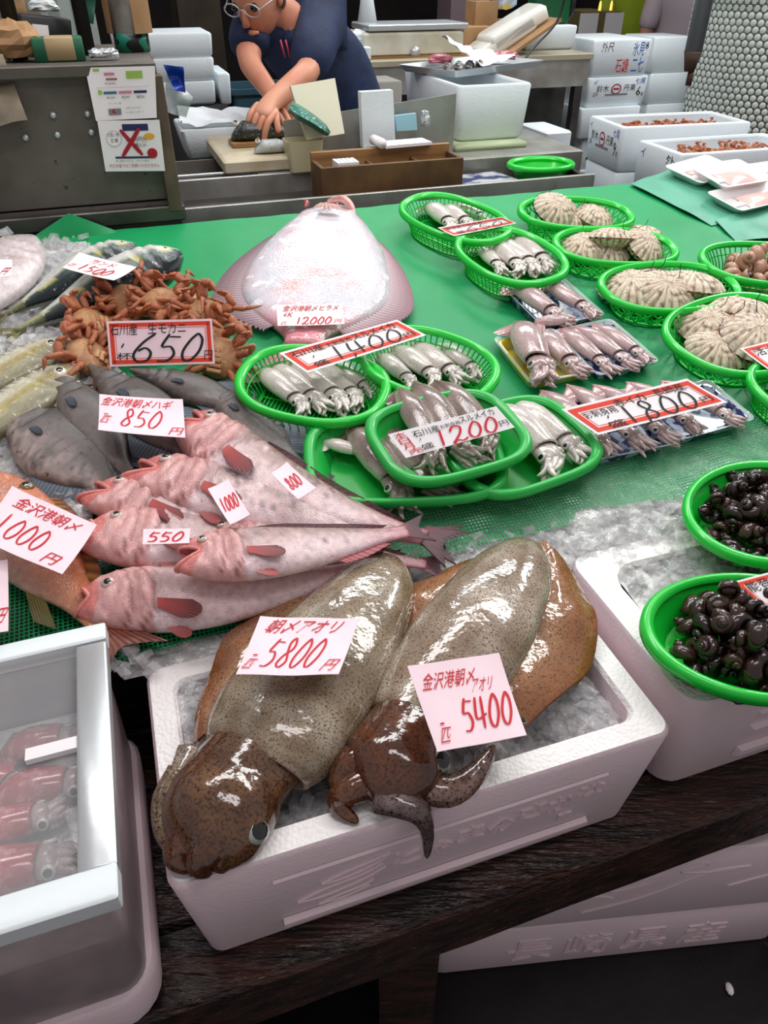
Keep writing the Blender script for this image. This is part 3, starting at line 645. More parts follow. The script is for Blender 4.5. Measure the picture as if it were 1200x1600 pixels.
for kind, s, t, a, l, wd, lab in (('pink', 7, (786, 446), (884, 512), .026, 1.1, 'pink grey squid nearer edge of the back blue tray'), ('pink', 8, (836, 442), (930, 500), .026, 1.05, 'pink squid with dark head at the far side of the back blue tray'),
    ('pink', 9, (834, 508), (893, 505), .032, 1.6, 'short folded squid piece at the open end of the back blue tray'),
    ('pink', 8, (802, 508), (852, 606), .028, 1.45, 'wide squid with a big eye in the yellow tray'), ('pink', 7, (826, 520), (908, 592), .022, 1.3, 'second squid half under the wide one in the yellow tray'),
    ('pink', 9, (872, 516), (955, 588), .026, 1.0, 'slim squid against the yellow tray in the blue tray of three'), ('pink', 7, (892, 513), (990, 580), .026, 1.0, 'slim squid in the middle of the blue tray of three'), ('pink', 8, (924, 510), (1012, 570), .026, 1.05, 'squid with a pale ringed eye in the blue tray of three'),
    ('pink', 8, (843, 613), (955, 712), .03, .95, 'pointed squid sticking out at the corner under the 1,800 yen placard'), ('pink', 9, (884, 604), (1005, 706), .028, .9, 'dark headed squid in the middle of the nearer 1,800 yen tray'), ('pink', 7, (925, 604), (1050, 696), .026, .9, 'squid at the far wall of the tray under the 1,800 yen placard'),
    ('pink', 8, (977, 600), (1090, 678), .028, 1.0, 'squid with a red streak in the farther tray under the 1,800 yen placard'), ('pink', 7, (1030, 598), (1152, 668), .028, 1.0, 'squid with ringed eye at the outer corner of the farther 1,800 yen tray')):
    put_squid(kind, s, t, a, l, wd, lab, G6)

# ---------------- scallops, snails, whelks ----------------
M_scal = mat('scallop_shell', r=.6, attr=True, spk=(70, (110, 74, 54), .56, .66), ns=30, var=.2, bump=.5, bs=90)
M_meat = mat('scallop_inside', (120, 78, 54), .3)
def make_scallop(seed):
    rnd = random.Random(seed); root = thing('scallop', None, None); nr, na = 10, 84
    def valve(sg, z0):
        b = MB(); rings = []; cols = []
        for i in range(nr+1):
            r = i/nr; row = []
            for j in range(na):
                t = 2*pi*j/na; hinge = max(0, -cos(t))**2
                rr = r*(1-.10*hinge)*(1+.02*cos(t*21)*r*(1-hinge))
                rib = .020*cos(t*21)*r*(1-r*.3)*(1-hinge); dome = .2*max(0, 1-r**2.4)**.8+.012*ns((r*9, t*2, seed))
                row.append(V((rr*cos(t)*.5, rr*sin(t)*.53, z0+sg*(dome+rib))))
                k = .5+.5*ns((r*5+seed, cos(t)*3, sin(t)*3+sg)); d = .75*max(0, ns((r*9, cos(t)*5, sin(t)*5+seed)))+.35*max(0, -cos(t*21))*r
                cols.append(sl(mixc(mixc((252, 244, 226), (214, 180, 146), k*.6), (92, 62, 46), min(1, d*1.5))))
            rings.append(row)
        b.loft(rings, True, col=cols)
        b.add([V((-.44, -.2, z0)), V((-.44, .2, z0)), V((-.3, .22, z0+sg*.05)), V((-.3, -.22, z0+sg*.05))], [[0, 1, 2, 3]], [sl((204, 174, 140))]*4)
        return b
    valve(1, .0).build('upper_shell', M_scal, root); valve(-1, -.02).build('lower_shell', M_scal, root)
    MB().loft([[V((.485*cos(t), .515*sin(t), z)) for t in [2*pi*j/24 for j in range(24)]] for z in (-.02, 0)]).build('mantle_edge', M_meat, root)
    MB().tube(cr([(-.36, .0, .03), (-.38, .02, .12), (-.34, .05, .24), (-.38, .05, .34)], 4), .006, 5).build('black_pin', M_black, root)
    return root
SCP = [[make_scallop(i), 0] for i in range(3)]
def put_scallop(px, l, s, face, tilt, spin, label, i):
    pr = SCP[i % 3]; p = DP(*px, l); f = V(face).normalized()
    m = FR(p, E1*cos(rad(spin))+E2*sin(rad(spin)), N) @ Matrix.Rotation(rad(tilt), 4, 'Y') @ Matrix.Rotation(rad(face[0]*12), 4, 'X') @ Matrix.Diagonal((s, s, s, 1))
    if pr[1] == 0: o = pr[0]; o.matrix_basis = m; RM[o.name] = m
    else: o = copy_tree(pr[0], m)
    pr[1] += 1; tag(o, label, 'scallop', 'scallops in green lattice baskets')
for i, (px, l, s, tilt, spin, lab) in enumerate((
    ((868, 326), .050, .125, 22, -80, 'large clean scallop propped up in the farthest lattice basket'), ((928, 337), .034, .11, 8, -20, 'flat scallop with a black pin at the far end of the farthest lattice basket'), ((890, 340), .024, .10, 5, -60, 'scallop lying under the large one in the farthest lattice basket'),
    ((912, 386), .036, .125, 8, -100, 'scallop at the near end of the second lattice basket'), ((955, 372), .058, .12, 24, 100, 'scallop standing highest in the second lattice basket'), ((1008, 384), .048, .12, 28, -70, 'scallop with its opening showing in the second lattice basket'), ((948, 392), .03, .115, 6, -90, 'scallop at the front rim of the second lattice basket'), ((1000, 368), .036, .11, 10, 80, 'dark speckled scallop at the back of the second lattice basket'),
    ((985, 450), .036, .15, 10, 190, 'brown mottled scallop at the near end of the third lattice basket'), ((1036, 456), .046, .15, 14, -95, 'scallop in the middle overlapping its neighbour in the third lattice basket'), ((1078, 446), .044, .15, 12, 20, 'scallop with a black pin at the far end of the third lattice basket'), ((1010, 437), .03, .13, 6, 90, 'scallop at the back rim of the third lattice basket'),
    ((1108, 508), .042, .135, 14, -150, 'yellowish scallop at the back rim of the large lattice basket'), ((1162, 488), .052, .15, 20, 70, 'broad scallop standing at the back of the large lattice basket'), ((1176, 526), .052, .155, 12, -60, 'scallop with its brown opening showing beside the red edged placard'), ((1120, 546), .03, .13, 8, -110, 'pale ribbed scallop at the front rim of the large lattice basket'), ((1150, 545), .022, .13, 5, -30, 'scallop lying lowest in the large lattice basket'))):
    put_scallop(px, l, s, (random.uniform(-1, 1), 0, 1), tilt, spin, lab, i)
M_snail = mat('snail_shell', r=.22, attr=True, coat=.5, spk=(40, (26, 16, 14), .5, .62), ns=20, var=.3)
M_whelk = mat('whelk_shell', r=.35, attr=True, coat=.25, spk=(60, (140, 92, 66), .56, .66), ns=20, var=.2)
def make_snail(name, seed, c1, c2, cat, m, tall=1.0):
    rnd = random.Random(seed); b = MB(); rings = []; cols = []; turns = 3.1; n = 44
    for i in range(n+1):
        t = i/n*turns*2*pi; g = math.exp((t-turns*2*pi)*.115); R = .30*g; r = .27*g
        c = V((R*cos(t), R*sin(t), -.85*g*tall))
        out = V((cos(t), sin(t), 0))
        rings.append([c+out*(r*cos(a))+Z*(r*1.25*sin(a)) for a in [2*pi*j/9 for j in range(9)]])
        cols += [sl(mixc(c1, c2, .5+.5*ns((t*.9, j*1.3, seed)))) for j in range(9)]
    rings.append([sum(rings[-1], V())/9+(p-sum(rings[-1], V())/9)*.6 for p in rings[-1]]); cols += [sl((34, 20, 18))]*9
    b.loft(rings, True, True, True, cols)
    for i, p in enumerate(b.v): b.v[i] = p+Z*.5
    o = b.build(name, m); q = MB(); cc = sum(rings[-1], V())/9+Z*.5; q.ball(cc, .17, None, 8, 5, None, (1, .5, 1.2)); q.build('operculum', mat('snail_foot', (64, 44, 36), .3), o); return o
SN = [[make_snail('snail', 20+i, c1, c2, 'snail', M_snail, ta), 0] for i, (c1, c2, ta) in enumerate((((72, 42, 34), (34, 22, 20), 1.1), ((92, 58, 44), (44, 28, 24), .95), ((58, 40, 36), (24, 18, 18), 1.25)))]
def scatter(root, a, b_, h0, n, size, pool, label, group, cat, seed, keep=None, M=None):
    rnd = random.Random(seed); M = RM[root.name]; pts = []
    tries = 0
    while len(pts) < n and tries < 6000:
        tries += 1; r = math.sqrt(rnd.random())*.74; t = rnd.uniform(0, 2*pi); p = V((a*r*cos(t), b_*r*sin(t), 0)); lay = 0 if tries < 2200 else (1 if tries < 4200 else 2)
        if lay: p *= (.82, .6)[lay-1]
        if any((p-q).length < size*.66 and lay == ly for q, ly in pts): continue
        pts.append((p, lay))
    for i, (p, lay) in enumerate(pts):
        pr = pool[i % len(pool)]; s = size*rnd.uniform(.85, 1.15)
        m = M @ Matrix.Translation(V((p.x, p.y, h0+lay*size*.55))) @ Matrix.Rotation(rnd.uniform(0, 6.3), 4, 'Z') @ Matrix.Rotation(rnd.uniform(.7, 2.0), 4, 'X') @ Matrix.Rotation(rnd.uniform(0, 6.3), 4, 'Z') @ Matrix.Diagonal((s, s, s, 1))
        if pr[1] == 0: o = pr[0]; o.matrix_basis = m; RM[o.name] = m
        else: o = copy_tree(pr[0], m)
        pr[1] += 1; tag(o, label, cat, group)
scatter(BK['N1'], .157, .118, .028, 80, .042, SN, 'dark brown snail in the farther of the two snail trays', 'snails in the farther tray', 'snail', 5)
scatter(BK['N2'], .150, .112, .028, 80, .044, SN, 'dark brown snail in the nearer of the two snail trays', 'snails in the nearer tray', 'snail', 6)
WH = [[make_snail('whelk', 40+i, (206, 168, 142), (166, 120, 98), 'whelk', M_whelk, 1.1), 0] for i in range(2)]
scatter(BK['W1'], .16, .095, .035, 18, .06, WH, 'pale brown whelk in the slotted basket behind the scallops', 'whelks in the slotted basket', 'whelk', 8)
# ---------------- fish ----------------
def fish_mat(n, spot, sc=60, var=.25, bump=.25, bs=110, coat=.55, r=.22): return mat(n, r=r, attr=True, coat=coat, spk=(sc, spot, .62, .74), ns=18, var=var, bump=bump, bs=bs, vor=True, dist=.002)
M_fpink = fish_mat('pink_fish_skin', (206, 150, 150), 70, bs=260, bump=.35); M_fgrey = fish_mat('grey_fish_skin', (40, 36, 36), 30, bs=420, coat=.3, r=.3)
M_fsilv = fish_mat('silver_fish_skin', (236, 236, 228), 40, bs=300); M_fin = mat('fin', r=.5, attr=True, coat=.05, al=.94)
def fin(name, root, roots, tips, ca, cb, rays=14, amp=.004, m=None, M=None):
    """ribbed fin between a root line and a tip line (lists of points in the fish's own frame)."""
    R, T = cr(roots, 6), cr(tips, 6); n = min(len(R), len(T)); b = MB(); cols = []; rows = []
    nn = (R[-1]-R[0]).cross(T[0]-R[0]).normalized() if (R[-1]-R[0]).cross(T[0]-R[0]).length > 1e-9 else Z
    k = rays*2
    pick = lambda P, t: (lambda x: P[int(x)]+(P[min(int(x)+1, len(P)-1)]-P[int(x)])*(x-int(x)))(t*(len(P)-1))
    for i in range(k+1):
        t = i/k; a, c = pick(R, t), pick(T, t); off = nn*(amp if i % 2 else -amp)
        rows.append([a.lerp(c, j/4)+off*(.4+.6*j/4) for j in range(5)]); cols += [sl(mixc(mixc(ca, cb, j/4), (30, 20, 24), .0 if i % 2 else .5)) for j in range(5)]
    b.loft(rows, False, col=cols); return b.build(name, m or M_fin, root)
def fish(name, label, cat, head, tail, l0, l1, pr, colf, m, dorsal=1, roll=0, L=None, depth=1, gape=0, gcol=(206, 110, 112), eyes=(.09, .035, .016), ecol=(190, 170, 150), lump=.0, sag=0, group=None, bend=0):
    """body along x (mouth 0, tail 1), dorsal towards +y * dorsal, lying on its side."""
    a, c = DP(*head, l0), DP(*tail, l1); L = (c-a).length; x = (c-a).normalized(); n = (N-x*N.dot(x)).normalized()
    M = FR(a, x, n, roll) @ Matrix.Diagonal((L, L, L, 1)); root = thing(name, label, cat, M, group)
    nsg, nr = 60, 26; rings, cols = [], []
    pt = lambda s, cc, sn: (lambda q: V((s, dorsal*((q[0]*depth if cc > 0 else q[1]*depth)*math.copysign(abs(cc)**.9, cc))+bend*sin(pi*s)*.5, q[2]*math.copysign(abs(sn)**.85, sn)-sag*sin(pi*s))))(prof(pr, s))
    if gape:
        for s in (.17, .12):
            rings.append([V((s, dorsal*.01+.012*cos(2*pi*j/nr), .012*sin(2*pi*j/nr))) for j in range(nr)]); cols += [sl((96, 30, 34))]*nr
        rings.append([pt(0, cos(2*pi*j/nr), sin(2*pi*j/nr))*.9+V((.010+gape*(1-abs(cos(2*pi*j/nr)))*1.0, 0, 0)) for j in range(nr)]); cols += [sl(gcol)]*nr
    for i in range(nsg+1):
        s = (i/nsg)**1.25*.95; row = []
        for j in range(nr):
            t = 2*pi*j/nr; p = pt(s, cos(t), sin(t))
            if gape and s < .14: p.x += gape*(1-abs(cos(t)))**1.1*(1-s/.14)**1.3-.025*max(0, -cos(t))*(1-s/.14)
            if lump and s < .27:
                k = min(1, s*14)*lump; p.z += k*(.9*ns((s*26, cos(t)*3.2, 3))+.5*ns((s*55, cos(t)*7, 8)))*(1 if sin(t) > 0 else 0)
            crease_shade = 0
            for ge in (.235-.05*cos(t)**2, .165-.04*cos(t)**2):              # gill cover edges; crease shade behind each put into the skin colour
                if sin(t) > 0 and abs(s-ge) < .03: p.z += .014*(ge-s)/.03*(.5 if s < ge else 1.4)*sin(t)
                if sin(t) > 0 and 0 <= s-ge < .012 and lump: crease_shade = .55
            row.append(p); cols.append(sl(mixc(colf(s, cos(t), p), (120, 60, 62), crease_shade)))
        rings.append(row)
        if i == 0 and gape: b = MB(); b.tube(row+row[:2], .0085, 6, [sl((238, 150, 140)), sl((226, 128, 122))], 1, None, False); b.build('lips', m, root)
    b = MB(); b.loft(rings, True, True, True, cols); b.build('body', m, root)
    for sg in ((1,) if True else (1, -1)):
        s, dy, r = eyes; q = prof(pr, s); e = MB(); eye(e, (s, dorsal*(dy*depth+0)+bend*sin(pi*s)*.5, q[2]*(1-(dy/q[0])**2*.5)*.93-sag*sin(pi*s)), r, (-.1, dorsal*.25, 1), ecol, .55, .5); e.build('eye', M_eye, root)
    root['L'] = L; return root
def pfin(r, x, y, z, ln, wd, ang, ca, cb, name='pectoral_fin'):
    t = lambda a, k: (x+ln*k*cos(ang+a), y+ln*k*sin(ang+a), z+.006-.03*k*k*0+.004*k)
    fin(name, r, [(x, y+wd*.35, z-.004), (x, y, z-.002), (x, y-wd*.35, z-.004)], [t(.28, .75), t(.12, .97), t(-.05, 1), t(-.25, .85), t(-.42, .6)], ca, cb, 10, .0022)
def tailfin(r, pr, d, span, fork, ca, cb, x0=.93, x1=1.06, bend=0, zz=0):
    h = prof(pr, x0)[0]
    fin('tail_fin', r, [(x0, h, zz), (x0+.01, 0, zz), (x0, -h, zz)], [(x1, span, zz), (x1-fork*.6, span*.5, zz), (x1-fork, 0, zz), (x1-fork*.6, -span*.5, zz), (x1, -span, zz)], ca, cb, 12, .003)
PP = [(0, .04, .055, .035), (.05, .078, .085, .05), (.12, .112, .108, .062), (.2, .124, .118, .068), (.35, .118, .118, .062), (.5, .100, .102, .050), (.7, .064, .064, .032), (.85, .036, .036, .018), (.95, .032, .032, .010)]
def pinkc(seed, dark=.5):
    def f(s, c, p):
        n = ns((s*14+seed, c*3, seed)); k = c*.5+.5
        col = mixc((244, 218, 222), (212, 176, 174), k); col = mixc(col, (128, 98, 92), min(1, max(0, k-.38)*2.2*dark*(.8+n))); sp = ns((s*90, c*9, seed+9)); col = mixc(col, (70, 46, 46), .9*dark*max(0, sp*2-.25)*(1 if k > .3 and s > .25 else .1)); col = mixc(col, (250, 244, 240), .9*max(0, -sp-.3)*2*dark); col = mixc(col, (250, 236, 236), max(0, n)*.5)  # whitish patches paint highlights into the skin, besides scraped scales
        if s < .23: col = mixc(col, mixc((240, 190, 188), (212, 140, 134), .5+.7*ns((s*46, c*5, seed+3))), .8)
        if s < .05: col = mixc(col, (226, 124, 118), .8)
        if s > .72: col = mixc(col, (176, 84, 100), min(1, (s-.72)*3)*.7)
        return col
    return f
def pinkfish(label, head, tail, l0, l1, seed, depth=1, dorsal=1, roll=0, gape=.085, pect=True, dark=.5, dors=True, sag=0, bend=0):
    r = fish('pink_rockfish', label, 'fish', head, tail, l0, l1, PP, pinkc(seed, dark), M_fpink, dorsal, roll, None, depth, gape, lump=.020, eyes=(.092, .050, .023), ecol=(196, 172, 160), group='pink fish laid in a fan', bend=bend)
    d = dorsal; tailfin(r, PP, d, .085, .05, (120, 44, 62), (70, 26, 40)); bz = lambda s: bend*sin(pi*s)*.5
    if pect: pfin(r, .25, d*-.03*depth+bz(.25), .068, .15, .05, d*-.35, (214, 84, 76), (130, 44, 46)); pfin(r, .27, d*-.105*depth+bz(.27), .03, .09, .03, d*-.5, (236, 150, 146), (206, 90, 88), 'pelvic_fin')
    if dors: fin('dorsal_fin', r, [(s, d*prof(PP, s)[0]*depth*.96+bz(s), 0) for s in (.28, .4, .55, .7, .84)], [(s+.03, d*(prof(PP, s)[0]*depth+h)+bz(s), .012) for s, h in ((.28, .005), (.4, .02), (.55, .018), (.7, .018), (.84, .006))], (120, 60, 66), (84, 40, 48), 20, .002)
    fin('anal_fin', r, [(s, -d*prof(PP, s)[1]*depth*.95+bz(s), 0) for s in (.6, .7, .82)], [(s+.04, -d*(prof(PP, s)[1]*depth+h)+bz(s), .0) for s, h in ((.6, .02), (.7, .025), (.82, .005))], (220, 110, 116), (190, 84, 96), 9, .002)
    return r
pinkfish('large pink fish topmost of the fan with scraped white scales and the 800 yen tag', (292, 656), (690, 846), .055, .055, 1, .98, dark=.9, bend=-.17)
pinkfish('pink fish with dark speckled flank carrying the 1000 yen tag', (212, 736), (690, 844), .060, .045, 2, .93, dark=1, bend=-.06)
pinkfish('pink fish lying just below the 1000 yen tag fish, above the 550 yen tag', (143, 768), (560, 880), .05, .03, 3, .92)
pinkfish('pink fish with the 550 yen tag on its head side', (136, 832), (600, 884), .058, .03, 4, 1.02, gape=.03)
pinkfish('pink fish mostly hidden between two others, only its back showing', (310, 838), (684, 884), .055, .04, 5, .75)
pinkfish('pink fish lying on top in front with wide open mouth and clear eye', (282, 872), (652, 826), .11, .075, 6, 1.05, dark=.7, bend=-.06)
pinkfish('pink fish nearest the squid box, turned belly up', (130, 938), (590, 880), .045, .055, 7, .95, dorsal=1, roll=.35, gape=.03, dark=.15, dors=False, bend=-.09)
# grey filefish
PF = [(0, .016, .02, .014), (.06, .05, .045, .028), (.16, .11, .09, .048), (.28, .178, .15, .066), (.4, .212, .19, .072), (.52, .205, .192, .066), (.66, .14, .138, .045), (.8, .058, .058, .024), (.95, .042, .042, .014)]
def greyc(seed, lite=.3):
    def f(s, c, p):
        n = ns((s*9+seed, c*3, seed)); k = .5+.5*c
        col = mixc((112, 102, 97), (78, 72, 70), k); col = mixc(col, (178, 158, 152), min(.85, max(0, .62-k)*lite*3*max(0, .5+1.4*n+.8*ns((s*40, c*9, seed))))); return mixc(col, (44, 40, 40), max(0, n)*.5)
    return f
def filefish(label, head, tail, l0, l1, seed, depth=1, dorsal=1, lite=.2, roll=0):
    r = fish('grey_filefish', label, 'fish', head, tail, l0, l1, PF, greyc(seed, lite), M_fgrey, dorsal, roll, None, depth, 0, eyes=(.2, .085, .018), ecol=(120, 112, 104), group='grey filefish on ice')
    d = dorsal; P = lambda s, k: prof(PF, s)[k]*depth
    for nm, sg, k in (('dorsal_fin', 1, 0), ('anal_fin', -1, 1)):
        fin(nm, r, [(s, sg*d*P(s, k)*.95, 0) for s in (.5, .6, .7, .8)], [(s+.06, sg*d*(P(s, k)+h), .01) for s, h in ((.5, .03), (.6, .09), (.7, .075), (.8, .03))], (110, 128, 142), (66, 78, 92), 18, .0025)
    tailfin(r, PF, d, .085, -.02, (60, 60, 66), (40, 42, 50), .93, 1.08)
    pfin(r, .31, d*-.03, .070, .085, .06, d*-.1, (84, 98, 112), (56, 64, 74))
    b = MB(); b.tube([(.2, d*.13*depth, .0), (.225, d*.19*depth, .01), (.27, d*.215*depth, .01)], lambda t: .007*(1-t)+.001, 5, [sl((50, 46, 44))]*15); b.build('spine', M_fgrey, r)
    return r
filefish('large grey filefish at the picture edge with mottled pinkish belly', (2, 630), (215, 792), .045, .02, 1, 1.02, 1, 1.3)
filefish('grey filefish with small dark eye between the largest one and the 850 yen tag', (80, 576), (228, 776), .055, .02, 2, .62)
filefish('grey filefish running under the 850 yen tag', (140, 572), (345, 745), .05, .03, 3, .68)
filefish('dark filefish under the crab placard with a blue grey fin', (203, 578), (432, 652), .05, .02, 4, .62)
filefish('grey filefish half hidden behind the top pink fish', (318, 600), (490, 742), .03, .02, 5, .7)
# yellowtail
PY = [(0, .03, .03, .03), (.06, .085, .075, .07), (.15, .125, .115, .105), (.3, .14, .135, .118), (.45, .125, .13, .105), (.6, .09, .095, .07), (.75, .045, .048, .036), (.87, .02, .022, .018), (.95, .018, .018, .014)]
def yelc(s, c, p):
    k = c+.12*ns((s*9, c*2, 4))
    if k > .12: col = mixc((70, 92, 84), (20, 38, 40), (k-.12)*2)
    elif k > -.02: col = (196, 190, 104)
    else: col = mixc((214, 216, 206), (240, 240, 238), -k)
    return mixc(col, (150, 150, 96), .7) if s > .8 else col
for lab, h, t, l in (('dark green backed yellowtail under the white tag, farther from the crabs', (212, 386), (-8, 500), .09), ('dark green backed yellowtail just behind the crabs', (282, 398), (10, 524), .085)):
    r = fish('yellowtail', lab, 'fish', h, t, l, .03, PY, yelc, fish_mat('yellowtail_skin', (190, 196, 190), 30, bs=320, bump=.15), 1, -.12, None, 1.0, 0, eyes=(.075, -.005, .014), group='yellowtail on ice')
    tailfin(r, PY, 1, .13, .1, (170, 166, 90), (120, 122, 70), .93, 1.1)
    fin('dorsal_fin', r, [(s, prof(PY, s)[0]*.96, 0) for s in (.4, .55, .7, .84)], [(s+.05, prof(PY, s)[0]+hh, 0) for s, hh in ((.4, .03), (.55, .02), (.7, .02), (.84, .005))], (90, 100, 80), (60, 72, 60), 14, .002)
    pfin(r, .22, -.02, .078, .11, .03, -.15, (190, 186, 120), (150, 150, 100))
def olive(s, c, p):
    n = ns((s*10, c*3, 2)); k = .5+.5*c; col = mixc((226, 222, 198), (112, 106, 72), max(0, k-.4)*1.7); col = mixc(col, (196, 170, 74), max(0, 1-abs(k-.58)*9)*.7)
    return mixc(col, (70, 62, 40), max(0, n)*.35+(.5 if k < .25 and sin(s*160) > .3 else 0))
PB = [(0, .03, .03, .02), (.05, .08, .07, .04), (.14, .135, .12, .06), (.28, .17, .155, .07), (.45, .165, .155, .064), (.62, .12, .12, .045), (.78, .06, .06, .026), (.95, .035, .035, .014)]
for lab, h, t, l in (('yellow striped olive fish with a large pale ringed eye above the filefish', (118, 572), (-130, 742), .05), ('yellowish fish behind the large eyed one, against the crabs', (104, 532), (-130, 660), .04)):
    r = fish('olive_fish', lab, 'fish', h, t, l, .03, PB, olive, M_fsilv, 1, .1, None, 1.05, .02, (120, 110, 90), (.12, .035, .036), (232, 226, 204), group='olive fish at the picture edge'); tailfin(r, PB, 1, .12, .06, (170, 160, 90), (130, 120, 70))
def bream(s, c, p):
    n = ns((s*12, c*3, 6)); k = .5+.5*c; col = mixc((232, 190, 180), (214, 122, 78), k); col = mixc(col, (196, 150, 150), max(0, n)*.6); return mixc(col, (222, 128, 74), min(1, max(0, s-.55)*2.5)*.7)
r = fish('red_bream', 'orange red bream lying under the large 1000 yen paper tag', 'fish', (-52, 742), (178, 1000), .05, .03, PB, bream, fish_mat('bream_skin', (240, 200, 180), 90, bs=230, bump=.6), 1, .05, None, .95, 0, eyes=(.25, .13, .028), ecol=(120, 100, 60))
tailfin(r, PB, 1, .13, .09, (206, 110, 80), (150, 84, 66), .93, 1.13)
fin('dorsal_fin', r, [(s, prof(PB, s)[0]*.9, 0) for s in (.3, .45, .6, .8)], [(s+.05, prof(PB, s)[0]*.95+h, .01) for s, h in ((.3, .03), (.45, .035), (.6, .03), (.8, .02))], (196, 150, 70), (150, 90, 60), 16, .003)
fin('anal_fin', r, [(.62, -.105, 0), (.72, -.08, 0)], [(.76, -.15, .0), (.84, -.11, .0)], (150, 140, 70), (110, 104, 56), 8, .002)
def palec(s, c, p): n = ns((s*9, c*3, 1)); return mixc(mixc((238, 226, 226), (206, 190, 188), .5+.5*c), (150, 120, 118), max(0, n)*.6)
r = fish('pale_bream', 'pale silvery pink bream at the corner with a paper tag', 'fish', (50, 372), (-150, 560), .05, .03, PB, palec, M_fsilv, -1, 0, None, 1.25, 0, eyes=(.12, .06, .02)); tailfin(r, PB, 1, .12, .06, (206, 190, 186), (180, 150, 150))
# flounder, white side up
def flounder():
    a, c = DP(521, 318, .03), DP(468, 560, .02); L = (c-a).length; x = (c-a).normalized(); n = (N-x*N.dot(x)).normalized()
    root = thing('flounder', 'large white bellied flounder lying belly up on the green net', 'fish', FR(a, x, n) @ Matrix.Diagonal((L, L, L, 1)))
    W = [(0, .03, .02), (.06, .07, .06), (.14, .115, .10), (.24, .165, .15), (.36, .21, .195), (.48, .235, .225), (.61, .245, .235), (.71, .225, .215), (.8, .155, .15), (.87, .082, .08), (.91, .06, .056), (.97, .062, .058)]
    rings, cols = [], []
    for i in range(41):
        s = i/40*.94; wl, wr = prof(W, s)[:2]; row = []
        for j in range(24):
            t = 2*pi*j/24; k = cos(t); y = (wl if k > 0 else wr)*k; z = .075*min(1, s*6)*max(.28, 1-max(0, s-.5)*1.6)*sin(t)*(.75+.25*abs(k)) if sin(t) > 0 else -.012
            zz = z
            if sin(t) > 0 and s < .17: zz += .016*ns((s*34, k*5, 1))
            row.append(V((s-.03*abs(k)*(1-s)*0, y, zz)))
            n_ = ns((s*9, k*2.5, 2)); col = mixc((228, 218, 224), (206, 210, 220), .5+.5*n_); pk = max(0, ns((s*16, k*6, 7))*1.6-.05)*(1 if abs(k) < .55 else .3); col = mixc(col, (236, 168, 164), pk)
            if s < .15: col = mixc(col, (232, 172, 166), .45+.4*ns((s*30, k*4, 5)))
            if s > .76: col = mixc(col, (226, 130, 140), min(1, (s-.76)*8)*.8)
            cols.append(sl(col))
        rings.append(row)
    MB().loft(rings, True, True, True, cols).build('body', mat('flounder_skin', r=.18, attr=True, coat=.6, ns=14, var=.12, bump=.3, bs=140, vor=True, dist=.002, spk=(26, (250, 248, 250), .58, .66)), root)
    for sg, k in ((1, 0), (-1, 1)):
        S = (.2, .3, .4, .5, .6, .7, .79, .85)
        fin('side_fin', root, [(s, sg*prof(W, s)[k]*.96, .004) for s in S], [(s+.03, sg*(prof(W, s)[k]+h), .004) for s, h in zip(S, (.008, .03, .045, .06, .072, .082, .07, .02))], (220, 196, 200), (150, 108, 120), 54, .005)
    fin('tail_fin', root, [(.92, .058, 0), (.93, 0, 0), (.92, -.052, 0)], [(1.06, .12, 0), (1.09, 0, 0), (1.06, -.11, 0)], (220, 150, 156), (180, 120, 126), 14, .003)
    fin('pectoral_fin', root, [(.17, .02, .078), (.17, -.03, .078)], [(.225, .06, .085), (.22, -.05, .085)], (236, 190, 178), (214, 150, 140), 8, .002)
    b = MB(); b.tube(cr([(.012, -.02, .012), (.03, .015, .03), (.06, .045, .046), (.10, .075, .042), (.13, .09, .02)], 5), lambda t: .014*sin(pi*(.15+.7*t)), 8, [sl((240, 196, 190)), sl((226, 150, 140))]); b.build('jaw', M_fpink, root)
    b = MB(); b.tube(cr([(.09, -.1, .035), (.12, -.085, .05), (.15, -.09, .045)], 4), lambda t: .011*sin(pi*min(.95, t+.05)), 6, [sl((170, 60, 66))]*80); b.build('gill_opening', M_fpink, root)
flounder()

